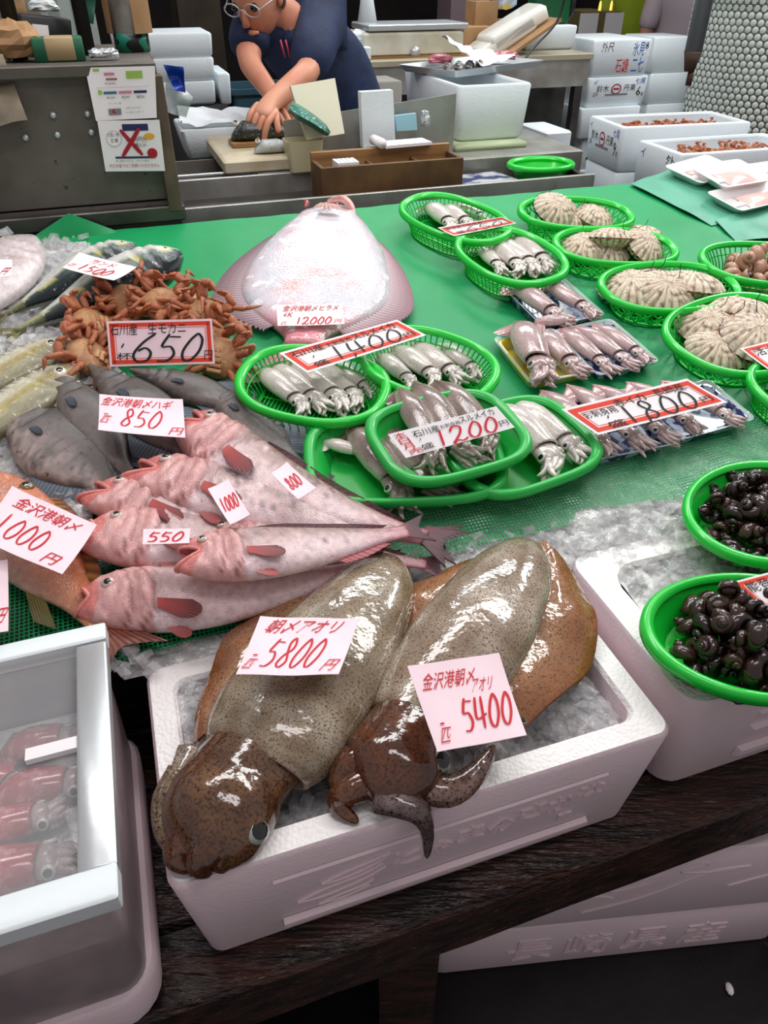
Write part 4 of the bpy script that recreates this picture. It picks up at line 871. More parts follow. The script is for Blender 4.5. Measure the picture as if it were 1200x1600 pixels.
# ---------------- crabs ----------------
M_crab = mat('crab_shell', r=.32, attr=True, coat=.5, spk=(55, (104, 58, 34), .56, .68), ns=14, var=.35, bump=.6, bs=70)
def make_crab(seed):
    rnd = random.Random(seed); root = thing('hairy_crab', None, None); n = 20; rings, cols = [], []
    oc = lambda k: sl(mixc((212, 116, 66), (166, 62, 34), k)); un = lambda k: sl(mixc((214, 164, 112), (180, 120, 74), k))
    for i in range(11):
        a = pi*i/10; row = []
        for j in range(n):
            t = 2*pi*j/n; rr = max(.05, sin(a)); p = V((.52*rr*cos(t), .5*rr*sin(t)*(1+.08*cos(t)), .26*cos(a))); p *= 1+.05*ns((p.x*7, p.y*7, p.z*7+seed))+.02*rnd.uniform(-1, 1); row.append(p); cols.append((un if p.z > 0 else oc)(rnd.random()))
        rings.append(row)
    MB().loft(rings, True, True, True, cols).build('body', M_crab, root)
    f = MB()
    for k in range(5): f.box((-.02+.0, -.36+k*.12, .25-.012*abs(k-2)), (.17-.022*k, .052, .028), un(rnd.random()), None, .02)
    f.build('abdomen', M_crab, root)
    def limb(name, pts, r0, claw=False):
        b = MB(); pts = [V(p) for p in pts]
        for q in range(len(pts)-1):
            k = q/(len(pts)-1); rr = lerp(r0, r0*.4, k); b.tube([pts[q], pts[q].lerp(pts[q+1], .25), pts[q].lerp(pts[q+1], .75), pts[q+1]], [rr*.8, rr, rr*1.05, rr*.7] if q < len(pts)-2 else [rr*.9, rr, rr*.6, rr*.1], 7, [mixc(oc(rnd.random()), un(rnd.random()), .3) for _ in range(28)])
        if claw:
            e = pts[-1]; d = (pts[-1]-pts[-2]).normalized(); b.tube([pts[-2]+Z*.03, pts[-2]+d*.1+Z*.09, e+Z*.04], [.05, .045, .008], 6, [oc(.2)]*18)
        b.build(name, M_crab, root)
    for sg in (-1, 1):
        for k in range(4):
            a = lerp(.75, -.75, k/3); d = V((sg*cos(a), sin(a), 0)); p = V((sg*.40*cos(a), .42*sin(a), .1)); up = rnd.uniform(.05, .3); fo = rnd.uniform(.2, .55)
            limb('leg', [p, p+d*.36+Z*up, p+d*.36*(1-fo)+V((sg*.18, rnd.uniform(-.25, .25), up+.14)), p+d*.05+V((sg*rnd.uniform(-.1, .2), rnd.uniform(-.3, .3), up+.16))] if rnd.random() < .6 else [p, p+d*.38+Z*up, p+d*.72+V((0, rnd.uniform(-.15, .15), up*.6)), p+d*1.0+V((0, rnd.uniform(-.3, .2), up*.3-.1))], .085)
        limb('claw', [(sg*.3, .38, .08), (sg*.52, .62, .18), (sg*.26, .74, .3), (sg*.02, .62, .3)], .13, True)
    return root
CR = [[make_crab(60+i), 0] for i in range(4)]
for i, (px, l, s, ang, tx, ty, lab) in enumerate((((200, 470), .06, .082, 20, .5, .2, 'crab topmost of the orange pile, left above the 650 yen placard'), ((146, 508), .05, .084, 100, .5, -.5, 'crab at the pile edge with pointed legs toward the yellowtail tails'), ((252, 476), .062, .08, -20, .4, .4, 'crab directly above the 650 yen placard'),
    ((318, 496), .055, .084, -60, .5, .6, 'crab at the far side of the pile nearest the flounder'), ((286, 466), .045, .072, 30, .2, .5, 'crab with raised legs at the back of the pile'), ((138, 558), .04, .084, 80, .6, -.4, 'crab beside the left end of the 650 yen placard'), ((344, 560), .04, .084, -30, .7, .2, 'crab beside the right end of the 650 yen placard'), ((235, 530), .035, .084, 10, .3, 0, 'crab hidden behind the 650 yen placard'), ((330, 530), .04, .08, -70, .6, .3, 'crab between the placard and the flounder fin'), ((188, 515), .03, .08, 45, .2, .1, 'crab low in the pile just left of the placard top'))):
    m = dm(0, 0); m = FR(DP(*px, l), E1*cos(rad(ang))+E2*sin(rad(ang)), N) @ Matrix.Rotation(tx, 4, 'X') @ Matrix.Rotation(ty*.4, 4, 'Y') @ Matrix.Diagonal((s, s, s, 1)); q = CR[i % 4]
    if q[1] == 0: o = q[0]; o.matrix_basis = m; RM[o.name] = m
    else: o = copy_tree(q[0], m)
    q[1] += 1; tag(o, lab, 'crab', 'pile of orange hairy crabs')

# ---------------- the two large reef squid ----------------
M_reef = mat('reef_squid_mantle', r=.14, attr=True, coat=.8, spk=(420, (92, 68, 46), .5, .66), ns=9, var=.3, bump=.35, bs=34, dist=.006)
M_reeff = mat('reef_squid_fin', r=.12, attr=True, coat=.8, spk=(330, (104, 64, 38), .52, .66), ns=9, var=.3, bump=.5, bs=38, dist=.005)
M_reefh = mat('reef_squid_head', r=.12, attr=True, coat=.8, spk=(300, (44, 26, 18), .48, .66), ns=12, var=.35, bump=.45, bs=45)
def zt(q): return AT(q[0], q[1], q[2])
def sweep(sp, flat, n=24, col=None, nsub=6, tuck=False):
    P = cr([zt(q) for q in sp], nsub); Wd = [q.x for q in cr([(q[3]/pxm(zt(q)), 0, 0) for q in sp], nsub)]; rings, cols = [], []; k = len(P)
    for i, p in enumerate(P):
        t = (P[min(i+1, k-1)]-P[max(i-1, 0)]).normalized(); s = t.cross(Z).normalized(); u = s.cross(t)
        rr = max(Wd[i], .002)
        rings.append([p+s*cos(a)*rr+u*sin(a)*rr*flat for a in [2*pi*j/n for j in range(n)]]); cols += [sl(col(i/(k-1), sin(2*pi*j/n), cos(2*pi*j/n))) for j in range(n)]
    if tuck:
        c = sum(rings[-1], V())/n; d = (P[-2]-P[-1]).normalized()
        for f, e in ((.97, -.004), (.9, 0), (.82, .02)): rings.append([c+(p-c)*f+d*e for p in rings[-1]]); cols += [sl((176, 150, 130))]*n
    return MB().loft(rings, True, True, True, cols)
def reefcol(a, b_, d):
    def f(s, up, sd):
        n = ns((s*7, up*2, sd*3+d)); c = mixc(a, b_, .5+.7*n+.18*sin(s*46+2*ns((s*9, sd*2, 1)))); c = mixc(c, (196, 196, 190), .6*max(0, ns((s*5+3, sd*3, d+4)))*max(0, up)); return mixc(c, (206, 196, 180), .5*max(0, .2-up))
    return f
def bigsquid(label, sp, head, fins, eyes, arms, o, colm, colh):
    root = thing('reef_squid', label, 'squid', zt(o), 'large reef squid in the ice box')
    sweep(sp, .55, 28, colm, 6, True).build('mantle', M_reef, root, world=True)
    hd_ = sweep(head, .72, 22, colh, 5).build('head', M_reefh, root, world=True)
    for inner, outer in fins:
        I, O = cr([zt(q) for q in inner], 5), cr([zt(q) for q in outer], 5); b = MB(); rows, cols = [], []; n = 12
        for i in range(len(I)):
            row = []
            for j in range(n+1):
                t = j/n; p = I[i].lerp(O[i], t); p = p+Z*(.012*sin(pi*t)+.007*t*sin(i*1.1)+.005*ns((i*.7, t*5, 3))); row.append(p); k = .5+.5*ns((i*.3, t*3, 5)); cols.append(sl(mixc(mixc((176, 150, 124), (158, 104, 66), t*1.1), (116, 66, 36), max(0, k*1.3-.6)+.45*(t > .96))))
            rows.append(row)
        b.loft(rows, False, col=cols); low = [[p-Z*.006 for p in r] for r in rows]; b.loft(low[::-1], False, col=cols[::1]); b.build('fin', M_reeff, root, world=True)
    for c, r, nrm in eyes:
        e = MB(); eye(e, zt(c), r, nrm, (160, 166, 162), .5, .66); e.build('eye', M_eye, hd_, world=True)
    for pts, r0, c in arms:
        P = cr([zt(q) for q in pts], 6); b = MB(); b.tube(P, lambda t: r0*(1-t)**.7+.002, 8, [sl(mixc(c, (60, 34, 22), .5*random.random())) for _ in range(len(P)*8)], .85); b.build('arm', M_reefh, root, world=True)
    return root
bigsquid('large olive reef squid carrying the 5800 yen tag in the ice box', [(607, 866, .835, 6), (603, 876, .832, 30), (588, 910, .828, 62), (555, 965, .826, 86), (505, 1035, .82, 106), (455, 1105, .812, 116), (420, 1158, .806, 112), (402, 1186, .802, 98)],
    [(405, 1175, .80, 80), (368, 1220, .80, 84), (345, 1262, .80, 92), (325, 1310, .79, 82), (310, 1345, .78, 48)],
    [([(520, 930, .82), (450, 1000, .82), (390, 1080, .815), (340, 1150, .80)], [(470, 895, .815), (375, 970, .81), (322, 1060, .80), (300, 1160, .785)])],
    [((402, 1298, .812), .0145, (.62, -.35, .7))],
    [([(285, 1215, .80), (262, 1250, .80), (258, 1300, .79), (280, 1345, .785)], .022, (170, 150, 120)), ([(290, 1310, .80), (278, 1340, .795), (300, 1362, .785)], .022, (112, 66, 40)), ([(330, 1320, .805), (312, 1352, .80), (330, 1366, .785)], .022, (104, 60, 36)), ([(355, 1315, .80), (345, 1345, .795), (362, 1352, .785)], .02, (120, 74, 44)), ([(300, 1180, .80), (282, 1215, .805), (275, 1250, .80)], .02, (196, 186, 168))],
    (430, 1100, .75), reefcol((182, 170, 148), (122, 102, 78), 1), lambda s, u, d: mixc(mixc((132, 96, 62), (72, 40, 24), .5+.6*ns((s*6, u*2, d*2))), (170, 160, 140), .8*max(0, .3-s)))
bigsquid('large reef squid with wide brown fins carrying the 5400 yen tag', [(832, 848, .84, 8), (824, 858, .84, 34), (800, 895, .84, 64), (762, 955, .838, 84), (718, 1020, .83, 92), (675, 1085, .82, 86), (648, 1130, .815, 76)],
    [(655, 1115, .81, 66), (628, 1160, .81, 72), (612, 1195, .805, 84), (592, 1228, .795, 62), (578, 1248, .785, 30)],
    [([(790, 870, .84), (735, 930, .835), (690, 1000, .83), (650, 1075, .815)], [(768, 872, .83), (650, 905, .815), (598, 990, .80), (612, 1085, .79)]), ([(840, 850, .84), (830, 920, .84), (800, 990, .835), (745, 1060, .82)], [(862, 858, .832), (922, 935, .815), (925, 1035, .80), (822, 1132, .80)])],
    [((688, 1188, .822), .0145, (.5, -.4, .75))],
    [([(590, 1215, .80), (545, 1235, .80), (530, 1260, .79), (560, 1285, .785)], .024, (120, 70, 40)), ([(600, 1170, .81), (550, 1190, .81), (530, 1225, .80), (545, 1262, .79)], .024, (110, 62, 36)), ([(640, 1215, .80), (700, 1236, .80), (745, 1205, .80), (772, 1165, .80)], .024, (150, 120, 110)), ([(596, 1245, .80), (630, 1256, .805), (657, 1272, .80), (668, 1302, .765), (667, 1340, .735)], .02, (120, 104, 108)), ([(665, 1220, .80), (630, 1240, .80), (600, 1232, .80)], .022, (172, 140, 136)), ([(780, 1130, .81), (792, 1122, .835), (806, 1120, .845), (822, 1128, .835)], .010, (128, 116, 110))],
    (700, 1050, .75), reefcol((190, 176, 158), (136, 114, 94), 6), lambda s, u, d: mixc((126, 72, 40), (62, 32, 22), .5+.6*ns((s*6, u*2, d*2+3))))
# ---------------- red squid inside the lidded case ----------------
for i, (h, t, lab) in enumerate((((12, 1180), (150, 1150), 'red squid farthest back in the lidded case'), ((-10, 1262), (170, 1222), 'red squid with a clear eye in the middle of the lidded case'), ((-60, 1330), (120, 1270), 'dark red squid under the middle one in the lidded case'), ((-80, 1400), (140, 1340), 'pale curled squid with a big eye at the front of the lidded case'), ((-40, 1200), (60, 1235), 'red squid piece against the far wall of the lidded case'))):
    a, c = AT(*h, .735), AT(*t, .735); q = make_squid('pink', 30+i, w=.19); L = (c-a).length*1.06; q.matrix_basis = FR(a-E1*.012, c-a, Z) @ Matrix.Diagonal((L, L, L, 1)); RM[q.name] = q.matrix_basis.copy()
    tag(q, lab, 'squid', 'red squid in the lidded case')
    for k in q.children:
        if k.name.split('.')[0] in ('mantle', 'fin'): k.data.materials[0] = mat('red_squid_skin', (172, 44, 52), .15, c2=(222, 160, 164), lo=.48, hi=.72, ns=9, coat=.6, spk=(90, (140, 40, 46), .55, .66))
# ---------------- price tags ----------------
def tagd(px, lift, *a, **k):
    l = lift if isinstance(lift, (list, tuple)) else [lift]*4; return sheet('price_tag' if 'border' not in k else 'price_placard', [DP(*p, z) for p, z in zip(px, l)], *a, **k)
K = lambda t, x, y, w, h, c=RED, sh=.4: ('k', t, x, y, w, h, c, 0, sh)
S = lambda t, x, y, w, h, c=RED, wt=.018, sh=.15: ('s', t, x, y, w, h, c, wt, sh)
TGG = 'red lettered paper price tags on the fish'
sheet('price_tag', [zt((407, 966, .90)), zt((561, 969, .895)), zt((529, 1057, .895)), zt((369, 1057, .90))], 'white paper tag reading 5800 lying on the olive reef squid', 'price tag', [K('朝〆アオリ', .12, .72, .72, .24), S('5800', .2, .14, .56, .5, wt=.014, sh=.35), K('匹', .05, .1, .08, .16), S('-', .08, .3, .06, .05), K('円', .82, .06, .12, .2)], M_pink, .05, ripple=.008, group=TGG)
sheet('price_tag', [zt((636, 1042, .905)), zt((779, 1021, .895)), zt((822, 1150, .87)), zt((683, 1176, .875))], 'white paper tag reading 5400 leaning on the brown finned reef squid', 'price tag', [K('金沢港朝〆', .1, .68, .56, .2), K('アオリ', .6, .58, .22, .16), S('5400', .38, .16, .57, .38, wt=.015, sh=.25), K('匹', .1, .08, .1, .16), S('-', .12, .26, .06, .05)], M_pink, .03, ripple=.006, group=TGG)
tagd([(156, 619), (286, 627), (290, 687), (154, 675)], [.10, .10, .095, .10], 'white paper tag reading 850 on the grey filefish', 'price tag', [K('金沢港朝〆ハギ', .04, .72, .82, .22), S('850', .26, .2, .48, .48, wt=.016, sh=.35), K('匹', .04, .24, .09, .2), S('-', .05, .46, .07, .05), K('円', .83, .05, .14, .2)], M_pink, .06, group=TGG)
tagd([(20, 762), (152, 822), (98, 900), (-38, 842)], [.10, .095, .10, .105], 'large white paper tag reading 1000 on the red bream', 'price tag', [K('金沢港朝〆', .14, .7, .72, .22), S('1000', .08, .18, .58, .4, wt=.015, sh=.1), K('円', .74, .06, .14, .2)], M_pink, .04, ripple=.006, group=TGG)
tagd([(-90, 890), (13, 876), (14, 988), (-90, 1000)], [.085]*4, 'white paper tag cut off by the picture edge beside the bream', 'price tag', [K('円', .82, .12, .14, .2), S('1800', .1, .2, .6, .4)], M_pink, .03, group=TGG)
tagd([(325, 766), (357, 751), (391, 806), (360, 822)], [.125]*4, 'small paper tag reading 1000 on the dark speckled pink fish', 'price tag', [S('1000', .1, .32, .8, .36, wt=.012)], M_pink, .05, group=TGG)
tagd([(424, 741), (448, 724), (494, 764), (466, 782)], [.115]*4, 'small paper tag reading 800 on the topmost pink fish', 'price tag', [S('800', .16, .3, .68, .38, wt=.014)], M_pink, .05, group=TGG)
tagd([(224, 827), (297, 826), (296, 849), (223, 851)], [.12]*4, 'small paper tag reading 550 between the pink fish', 'price tag', [S('550', .1, .16, .78, .64, wt=.05)], M_pink, .03, group=TGG)
tagd([(432, 478), (534, 476), (538, 508), (434, 511)], [.06, .06, .045, .045], 'white paper tag reading 12000 on the flounder', 'price tag', [K('金沢港朝〆ヒラメ', .1, .7, .84, .25), K('6K', .1, .45, .14, .2), S('12000', .26, .06, .56, .36, wt=.025), K('匹', .06, .04, .08, .16), K('円', .86, .06, .1, .2)], M_paper, .08, group=TGG)
tagd([(124, 397), (214, 420), (178, 441), (98, 421)], [.125, .12, .12, .125], 'white paper tag on the dark yellowtail reading 1500', 'price tag', [K('ガンド', .3, .68, .4, .22), S('1500', .2, .15, .6, .42, wt=.022), K('匹', .05, .2, .09, .2)], M_paper, .08, group=TGG)
tagd([(-60, 405), (20, 408), (18, 434), (-60, 440)], [.125]*4, 'white paper tag on the pale bream at the corner', 'price tag', [K('円', .8, .15, .13, .4), S('1200', .1, .2, .6, .5)], M_paper, .05, group=TGG)
PG = 'card price placards in the squid and crab displays'
B = lambda t, x, y, w, h, sh=.1: K(t, x, y, w, h, BLK, sh)
tz = lambda px, c, n: [RP(*p, c, n) for p in px]
c0 = DP(250, 572, .10); nrm = (N*.42-E2h*.9+Z*.1).normalized()
sheet('price_placard', tz([(166, 502), (331, 498), (336, 568), (172, 573)], c0, nrm), 'red edged card placard reading 650 propped against the crabs', 'placard', [B('石川産', .03, .68, .25, .26), B('生モカニ', .38, .7, .36, .24), S('650', .22, .08, .68, .62, BLK, .03, .25), S('/', .1, .36, .06, .16, BLK, .016), B('杯', .07, .14, .14, .16), B('円', .9, .1, .08, .2)], M_pink, 0, 'vermilion', group=PG)
sheet('price_placard', [DP(436, 552, .10), DP(620, 500, .115), DP(666, 524, .10), DP(480, 583, .085)], 'red edged card placard reading 1,400 lying across two squid baskets', 'placard', [B('石川産', .05, .66, .26, .25), B('お刺身用', .34, .7, .2, .16), B('スルメイカ', .56, .68, .36, .25), S('1,400', .26, .1, .62, .58, BLK, .028), S('/', .14, .42, .05, .14, BLK, .014), B('盛', .1, .1, .12, .2), B('円', .87, .14, .08, .2)], M_paper, .02, 'vermilion', group=PG)
sheet('price_placard', [DP(606, 679, .125), DP(775, 635, .13), DP(804, 668, .11), DP(634, 716, .105)], 'white card placard with red 1,200 on the raised green tray', 'placard', [K('本', .03, .72, .1, .24, RED, 0), K('日', .04, .5, .09, .22, RED, 0), K('月', .04, .27, .09, .22, RED, 0), K('売', .05, .04, .12, .22, RED, 0), B('石川産', .18, .62, .24, .26), B('お刺身用', .43, .68, .18, .16), B('スルメイカ', .62, .7, .32, .25), S('1,200', .3, .05, .6, .62, RED, .042), S('/', .18, .42, .05, .14, BLK, .014), B('盛', .17, .1, .11, .22), B('円', .9, .16, .08, .22)], M_paper, .02, group=PG)
sheet('price_placard', [DP(877, 640, .10), DP(1073, 592, .105), DP(1136, 629, .085), DP(934, 680, .08)], 'red edged card placard reading 1,800 lying over the blue squid trays', 'placard', [B('お刺身用', .07, .52, .24, .22), B('赤イカ', .34, .66, .24, .24), B('長崎産', .66, .68, .24, .24), S('1,800', .26, .08, .6, .6, BLK, .028), S('/', .17, .36, .05, .14, BLK, .014), B('盛', .13, .08, .13, .22), B('円', .87, .16, .08, .18)], M_paper, .02, 'vermilion', group=PG)
sheet('price_placard', [DP(684, 356, .085), DP(784, 339, .09), DP(807, 349, .075), DP(709, 369, .075)], 'small red edged placard reading 650 on the farthest squid basket', 'placard', [B('能登産お刺身用', .06, .6, .56, .28), K('スルメイカ', .64, .62, .28, .22), S('650', .26, .08, .6, .55, BLK, .026), B('盛', .1, .1, .12, .24)], M_paper, .02, 'vermilion', group=PG)
sheet('price_placard', [DP(1156, 545, .085), DP(1285, 512, .09), DP(1330, 560, .075), DP(1203, 580, .07)], 'red edged placard half out of the picture on the large scallop basket', 'placard', [B('活ホタテ', .08, .6, .5, .28), S('1,500', .3, .1, .5, .5, BLK, .02)], M_paper, .02, 'vermilion', group=PG)
sheet('price_placard', [AT(1143, 910, .875), AT(1300, 868, .885), AT(1345, 925, .87), AT(1196, 956, .86)], 'red edged placard half out of the picture on the nearer snail tray', 'placard', [B('能登産', .07, .58, .34, .32), S('850', .3, .1, .5, .5, BLK, .02)], M_paper, .02, 'vermilion', group=PG)
# ---------------- background: steel cabinet at the left ----------------
def UV(p): return p.dot(E1), p.dot(E2h), p.z
def pbox(x0, x1, yt, yb, v, d, xm=None):                                  # a box from the pixels of its front face, standing d deep behind v
    xm = xm or (x0+x1)/2; u0, _, _ = UV(ON(x0, (yt+yb)/2, v)); u1, _, _ = UV(ON(x1, (yt+yb)/2, v)); z0, z1 = ON(xm, yb, v).z, ON(xm, yt, v).z
    return (u0+u1)/2, v+d/2, (z0+z1)/2, (u1-u0)/2, d/2, (z1-z0)/2
def tb(b, u, v, z, hu, hv, hz, bev=0): return b.box((0, 0, 0), (hu, hv, hz), None, tw_m(u, v, z), bev)
CB = thing('steel_cabinet', 'tall grey steel cabinet with grimy front panel and two papers taped on', 'cabinet', TW(-.5, 2.3, 0))
def cpart(b, name, m, sm=False, **k): return b.build(name, m, CB, sm, None, True, **k)
cpart(tb(MB(), -.565, 2.3, .53, .70, .25, .53), 'lower_panel', M_cab); cpart(tb(MB(), -.565, 2.31, 1.205, .69, .25, .14), 'front_panel', M_cab)
cpart(tb(MB(), -.56, 2.29, 1.035, .71, .262, .018, .004), 'ledge', M_steeld); cpart(tb(MB(), -.565, 2.3, 1.352, .70, .262, .012, .003), 'top_ledge', M_cab)
cpart(tb(MB(), .128, 2.045, 1.19, .017, .02, .15, .003), 'corner_post', mat('rusty_post', (104, 88, 72), .6, c2=(74, 62, 52), ns=12))
for x, y in ((33, 183), (83, 180), (137, 178), (40, 215), (90, 211), (143, 207)):
    b = MB(); b.ball(ON(x, y, 2.056), .0075, None, 8, 6); cpart(b, 'bolt', M_alu, True)
def vtag(px, v, lab, items, m, **k): return sheet('notice', [ON(*p, vv) for p, vv in zip(px, v)], lab, 'notice', items, m, **k)
k = lambda t, x, y, w, h, c='grey': ('k', t, x, y, w, h, c, 0, 0)
r_ = lambda x, y, w, h, c: ('b', '', x, y, w, h, c, 0, 0)
vtag([(133, 106), (242, 103), (245, 184), (150, 189)], [2.04, 2.02, 2.02, 2.035], 'upper white notice with green and pink printed coupons on the steel cabinet', [r_(.1, .93, .09, .05, 'green'), r_(.57, .78, .24, .14, 'green'), r_(.25, .85, .15, .05, 'pink'), r_(.27, .76, .16, .035, 'darkred'), r_(.285, .765, .13, .022, 'grey'), r_(.1, .62, .8, .004, 'grey'), r_(.12, .5, .06, .08, 'green'), r_(.2, .5, .2, .05, 'teal'), r_(.43, .5, .2, .05, 'pink'), r_(.66, .5, .2, .05, 'navy'), r_(.23, .1, .2, .12, 'grey'), r_(.29, .13, .07, .07, 'darkred'), k('ご利用いただけます', .5, .2, .25, .04), k('商品券', .24, .68, .16, .04), k('¥1,000', .24, .4, .12, .06, 'black'), k('¥2,000', .47, .4, .12, .06, 'black'), k('¥500', .7, .4, .12, .06, 'black'), k('クーポン券', .25, .3, .2, .04), k('お店の方へ', .5, .12, .3, .035)], M_paper, ripple=.006, curl=.01)
vtag([(152, 189), (249, 187), (258, 267), (165, 268)], [2.03, 2.02, 2.02, 2.03], 'lower white notice crossed out with a big red X on the steel cabinet', [r_(.38, .8, .42, .13, 'navy'), r_(.2, .26, .66, .04, 'navy'), ('o', '', .22, .65, .12, .15, 'grey', 0, 0), ('o', '', .22, .65, .115, .143, 'paper', 0, 0), k('お買い物', .13, .68, .18, .09, 'black'), k('企業', .16, .58, .13, .08, 'black'), k('10,000円分', .42, .58, .34, .11, 'black'), k('買える!', .56, .48, .18, .08, 'black'), ('o', '', .8, .69, .09, .06, 'yellow', 0, 0), ('o', '', .82, .36, .085, .1, 'darkred', 0, 0), k('申し訳ありません。こちらの券は', .2, .19, .55, .045), k('大口水産ではご利用いただけません', .08, .08, .84, .075, 'darkred'), ('s', 'X', .32, .3, .36, .55, 'darkred', .045, 0)], M_paper, ripple=.004)
# things on top of the cabinet
zt0 = 1.364
def pole(x, v, r, z0, z1, name, lab, m, cat):
    p = ON(x, 60, v); b = MB(); b.tube([V((p.x, p.y, z)) for z in (z0, (z0+z1)/2, z1)], r, 20); return one(b, name, m, lab, cat)
po = thing('pipe_post', 'thick grey pipe post rising behind the cabinet with green checked tape', 'post', (lambda p: V((p.x, p.y, 0)))(ON(205, 60, 2.32)))
b = MB(); b.tube([V((0, 0, z)) for z in (0, 1.4, 2.6)], .041, 24); b.build('pipe', mat('old_pipe', (150, 148, 138), .5, .3, c2=(108, 104, 94), ns=10, var=.2), po)
b = MB(); b.tube([V((0, 0, z)) for z in (1.365, 1.385, 1.405)], .0435, 24); b.build('tape_band', mat('checked_tape', (20, 120, 96), .4, c2=(14, 22, 20), ns=40, lo=.48, hi=.52, det=0), po)
b = MB(); P = [(.056*cos(t), .056*sin(t)) for t in [rad(-62+i*12) for i in range(26)]]
b.loft([[V((x, y, z)) for x, y in P] for z in (1.405, 1.475)], False); b.loft([[V((x*.96, y*.96, z)) for x, y in P] for z in (1.475, 1.405)], False); b.build('cardboard_collar', M_card, po)
for x, vv, lab in ((24, 2.2, 'flat black upright bar at the picture corner above the cabinet'), (134, 2.25, 'flat black upright bar beside the green bag above the cabinet')):
    p = ON(x, 60, vv); one(tb(MB(), UV(p)[0], vv, 1.364+.5, .017, .006, .5), 'upright_bar', M_black, lab, 'bar')
def cloth(name, c4, lab, m, cat, amp=.012, n=12, sc=20):
    c4 = [V(p) for p in c4]; nn = (c4[1]-c4[0]).cross(c4[3]-c4[0]).normalized(); f = lambda x, y, o: ((c4[3]*(1-x)+c4[2]*x)*(1-y)+(c4[0]*(1-x)+c4[1]*x)*y)+nn*(amp*noise.noise(((c4[3]*(1-x)+c4[2]*x)*(1-y)+(c4[0]*(1-x)+c4[1]*x)*y)*sc)+o)
    b = MB()
    for o, d in ((0, 1), (-.0015, -1)): b.loft([[f(i/n if d > 0 else 1-i/n, j/n, o) for i in range(n+1)] for j in range(n+1)], False)
    return one(b, name, m, lab, cat)
M_rag = mat('dirty_rag', (132, 120, 100), .8, c2=(96, 88, 74), ns=9)
cloth('rag', [TW(-.30, 2.12, 1.385), TW(-.19, 2.12, 1.382), ON(42, 184, 2.0), ON(-30, 200, 2.0)], 'dirty grey cloth hanging over the cabinet edge at the corner', M_rag, 'cloth', .02, 14)
def crumple(name, c, s, lab, m, cat, seed, sc=(1, 1, 1)):
    b = MB(); b.ball((0, 0, 0), 1, None, 14, 10); r = random.Random(seed); b.v = [V((p.x*sc[0], p.y*sc[1], max(p.z, -.6)*sc[2]))*s*(1+.35*noise.noise(p*2.3+V((seed, 0, 0)))+.18*noise.noise(p*5+V((0, seed, 0)))) + V(c) for p in b.v]
    return one(b, name, m, lab, cat, smooth=False)
crumple('paper_bag', TW(-.165, 2.16, 1.40), .055, 'crumpled kraft paper on the cabinet top beside the dirty cloth', M_card, 'paper', 3, (1.1, .8, .8))
bx = thing('tape_block', 'green block wrapped in brown tape on the cabinet top', 'block', tw_m(-.07, 2.14, 1.364))
MB().box((0, 0, .024), (.055, .03, .024), None, None, .004).build('block', mat('green_foam', (30, 96, 64), .6), bx); MB().box((.004, 0, .0255), (.032, .0315, .0235), None, None, .004).build('brown_tape', mat('brown_tape', (172, 150, 110), .4), bx)
bk = thing('black_crate', 'tilted black plastic crate with a white label on the cabinet', 'crate', tw_m(-.11, 2.30, 1.364, .3) @ Matrix.Rotation(.12, 4, 'Y'))
MB().box((0, 0, .042), (.06, .045, .04), None, None, .006).build('body', M_black, bk); MB().box((-.015, -.0465, .042), (.018, .001, .022)).build('label', M_paper, bk, False)
crumple('plastic_wrap', TW(-.09, 2.31, 1.462), .03, 'white crumpled plastic wrap on top of the black crate', mat('white_film', (224, 232, 230), .25), 'plastic', 5, (1.2, .8, .5))
one(tb(MB(), -.27, 2.62, 1.56, .16, .01, .17), 'old_board', mat('stained_board', (196, 196, 186), .6, c2=(140, 124, 92), ns=7), 'stained white board leaning behind the cabinet at the corner', 'board')
one(tb(MB(), -.16, 2.46, 1.43, .022, .012, .075), 'wood_block', M_woodl, 'upright light wooden block between the black bar and crate', 'block')
cloth('green_bag', [ON(112, -20, 2.3), ON(152, -20, 2.3), ON(146, 38, 2.3), ON(118, 28, 2.3)], 'dark green plastic bag hanging behind the black bar', mat('green_bag', (22, 84, 66), .3), 'bag', .02)
for i, (x, y) in enumerate(((152, 92), (165, 98), (176, 96))): crumple('small_tool', TW(UV(ON(x, y, 2.12))[0], 2.12+.0, 1.377), .016, ['grey metal clip on the cabinet top behind the notice', 'silver clamp on the cabinet top behind the notice', 'small grey weight on the cabinet top by the pipe post'][i], M_alu, 'tool', i+9, (1.2, .8, .7))
cloth('blue_bag', [ON(254, 100, 2.12), ON(286, 104, 2.12), ON(290, 145, 2.12), ON(272, 140, 2.12)], 'bright blue plastic bag hung on the cabinet side', mat('blue_bag', (24, 60, 170), .25), 'bag', .03, 14, 30)
cloth('clear_bag', [ON(258, 112, 2.16), ON(300, 150, 2.16), ON(292, 185, 2.16), ON(262, 175, 2.16)], 'clear plastic bag hanging under the blue bag', mat('clear_bag', (205, 214, 216), .12, al=.5), 'bag', .03, 14, 24)
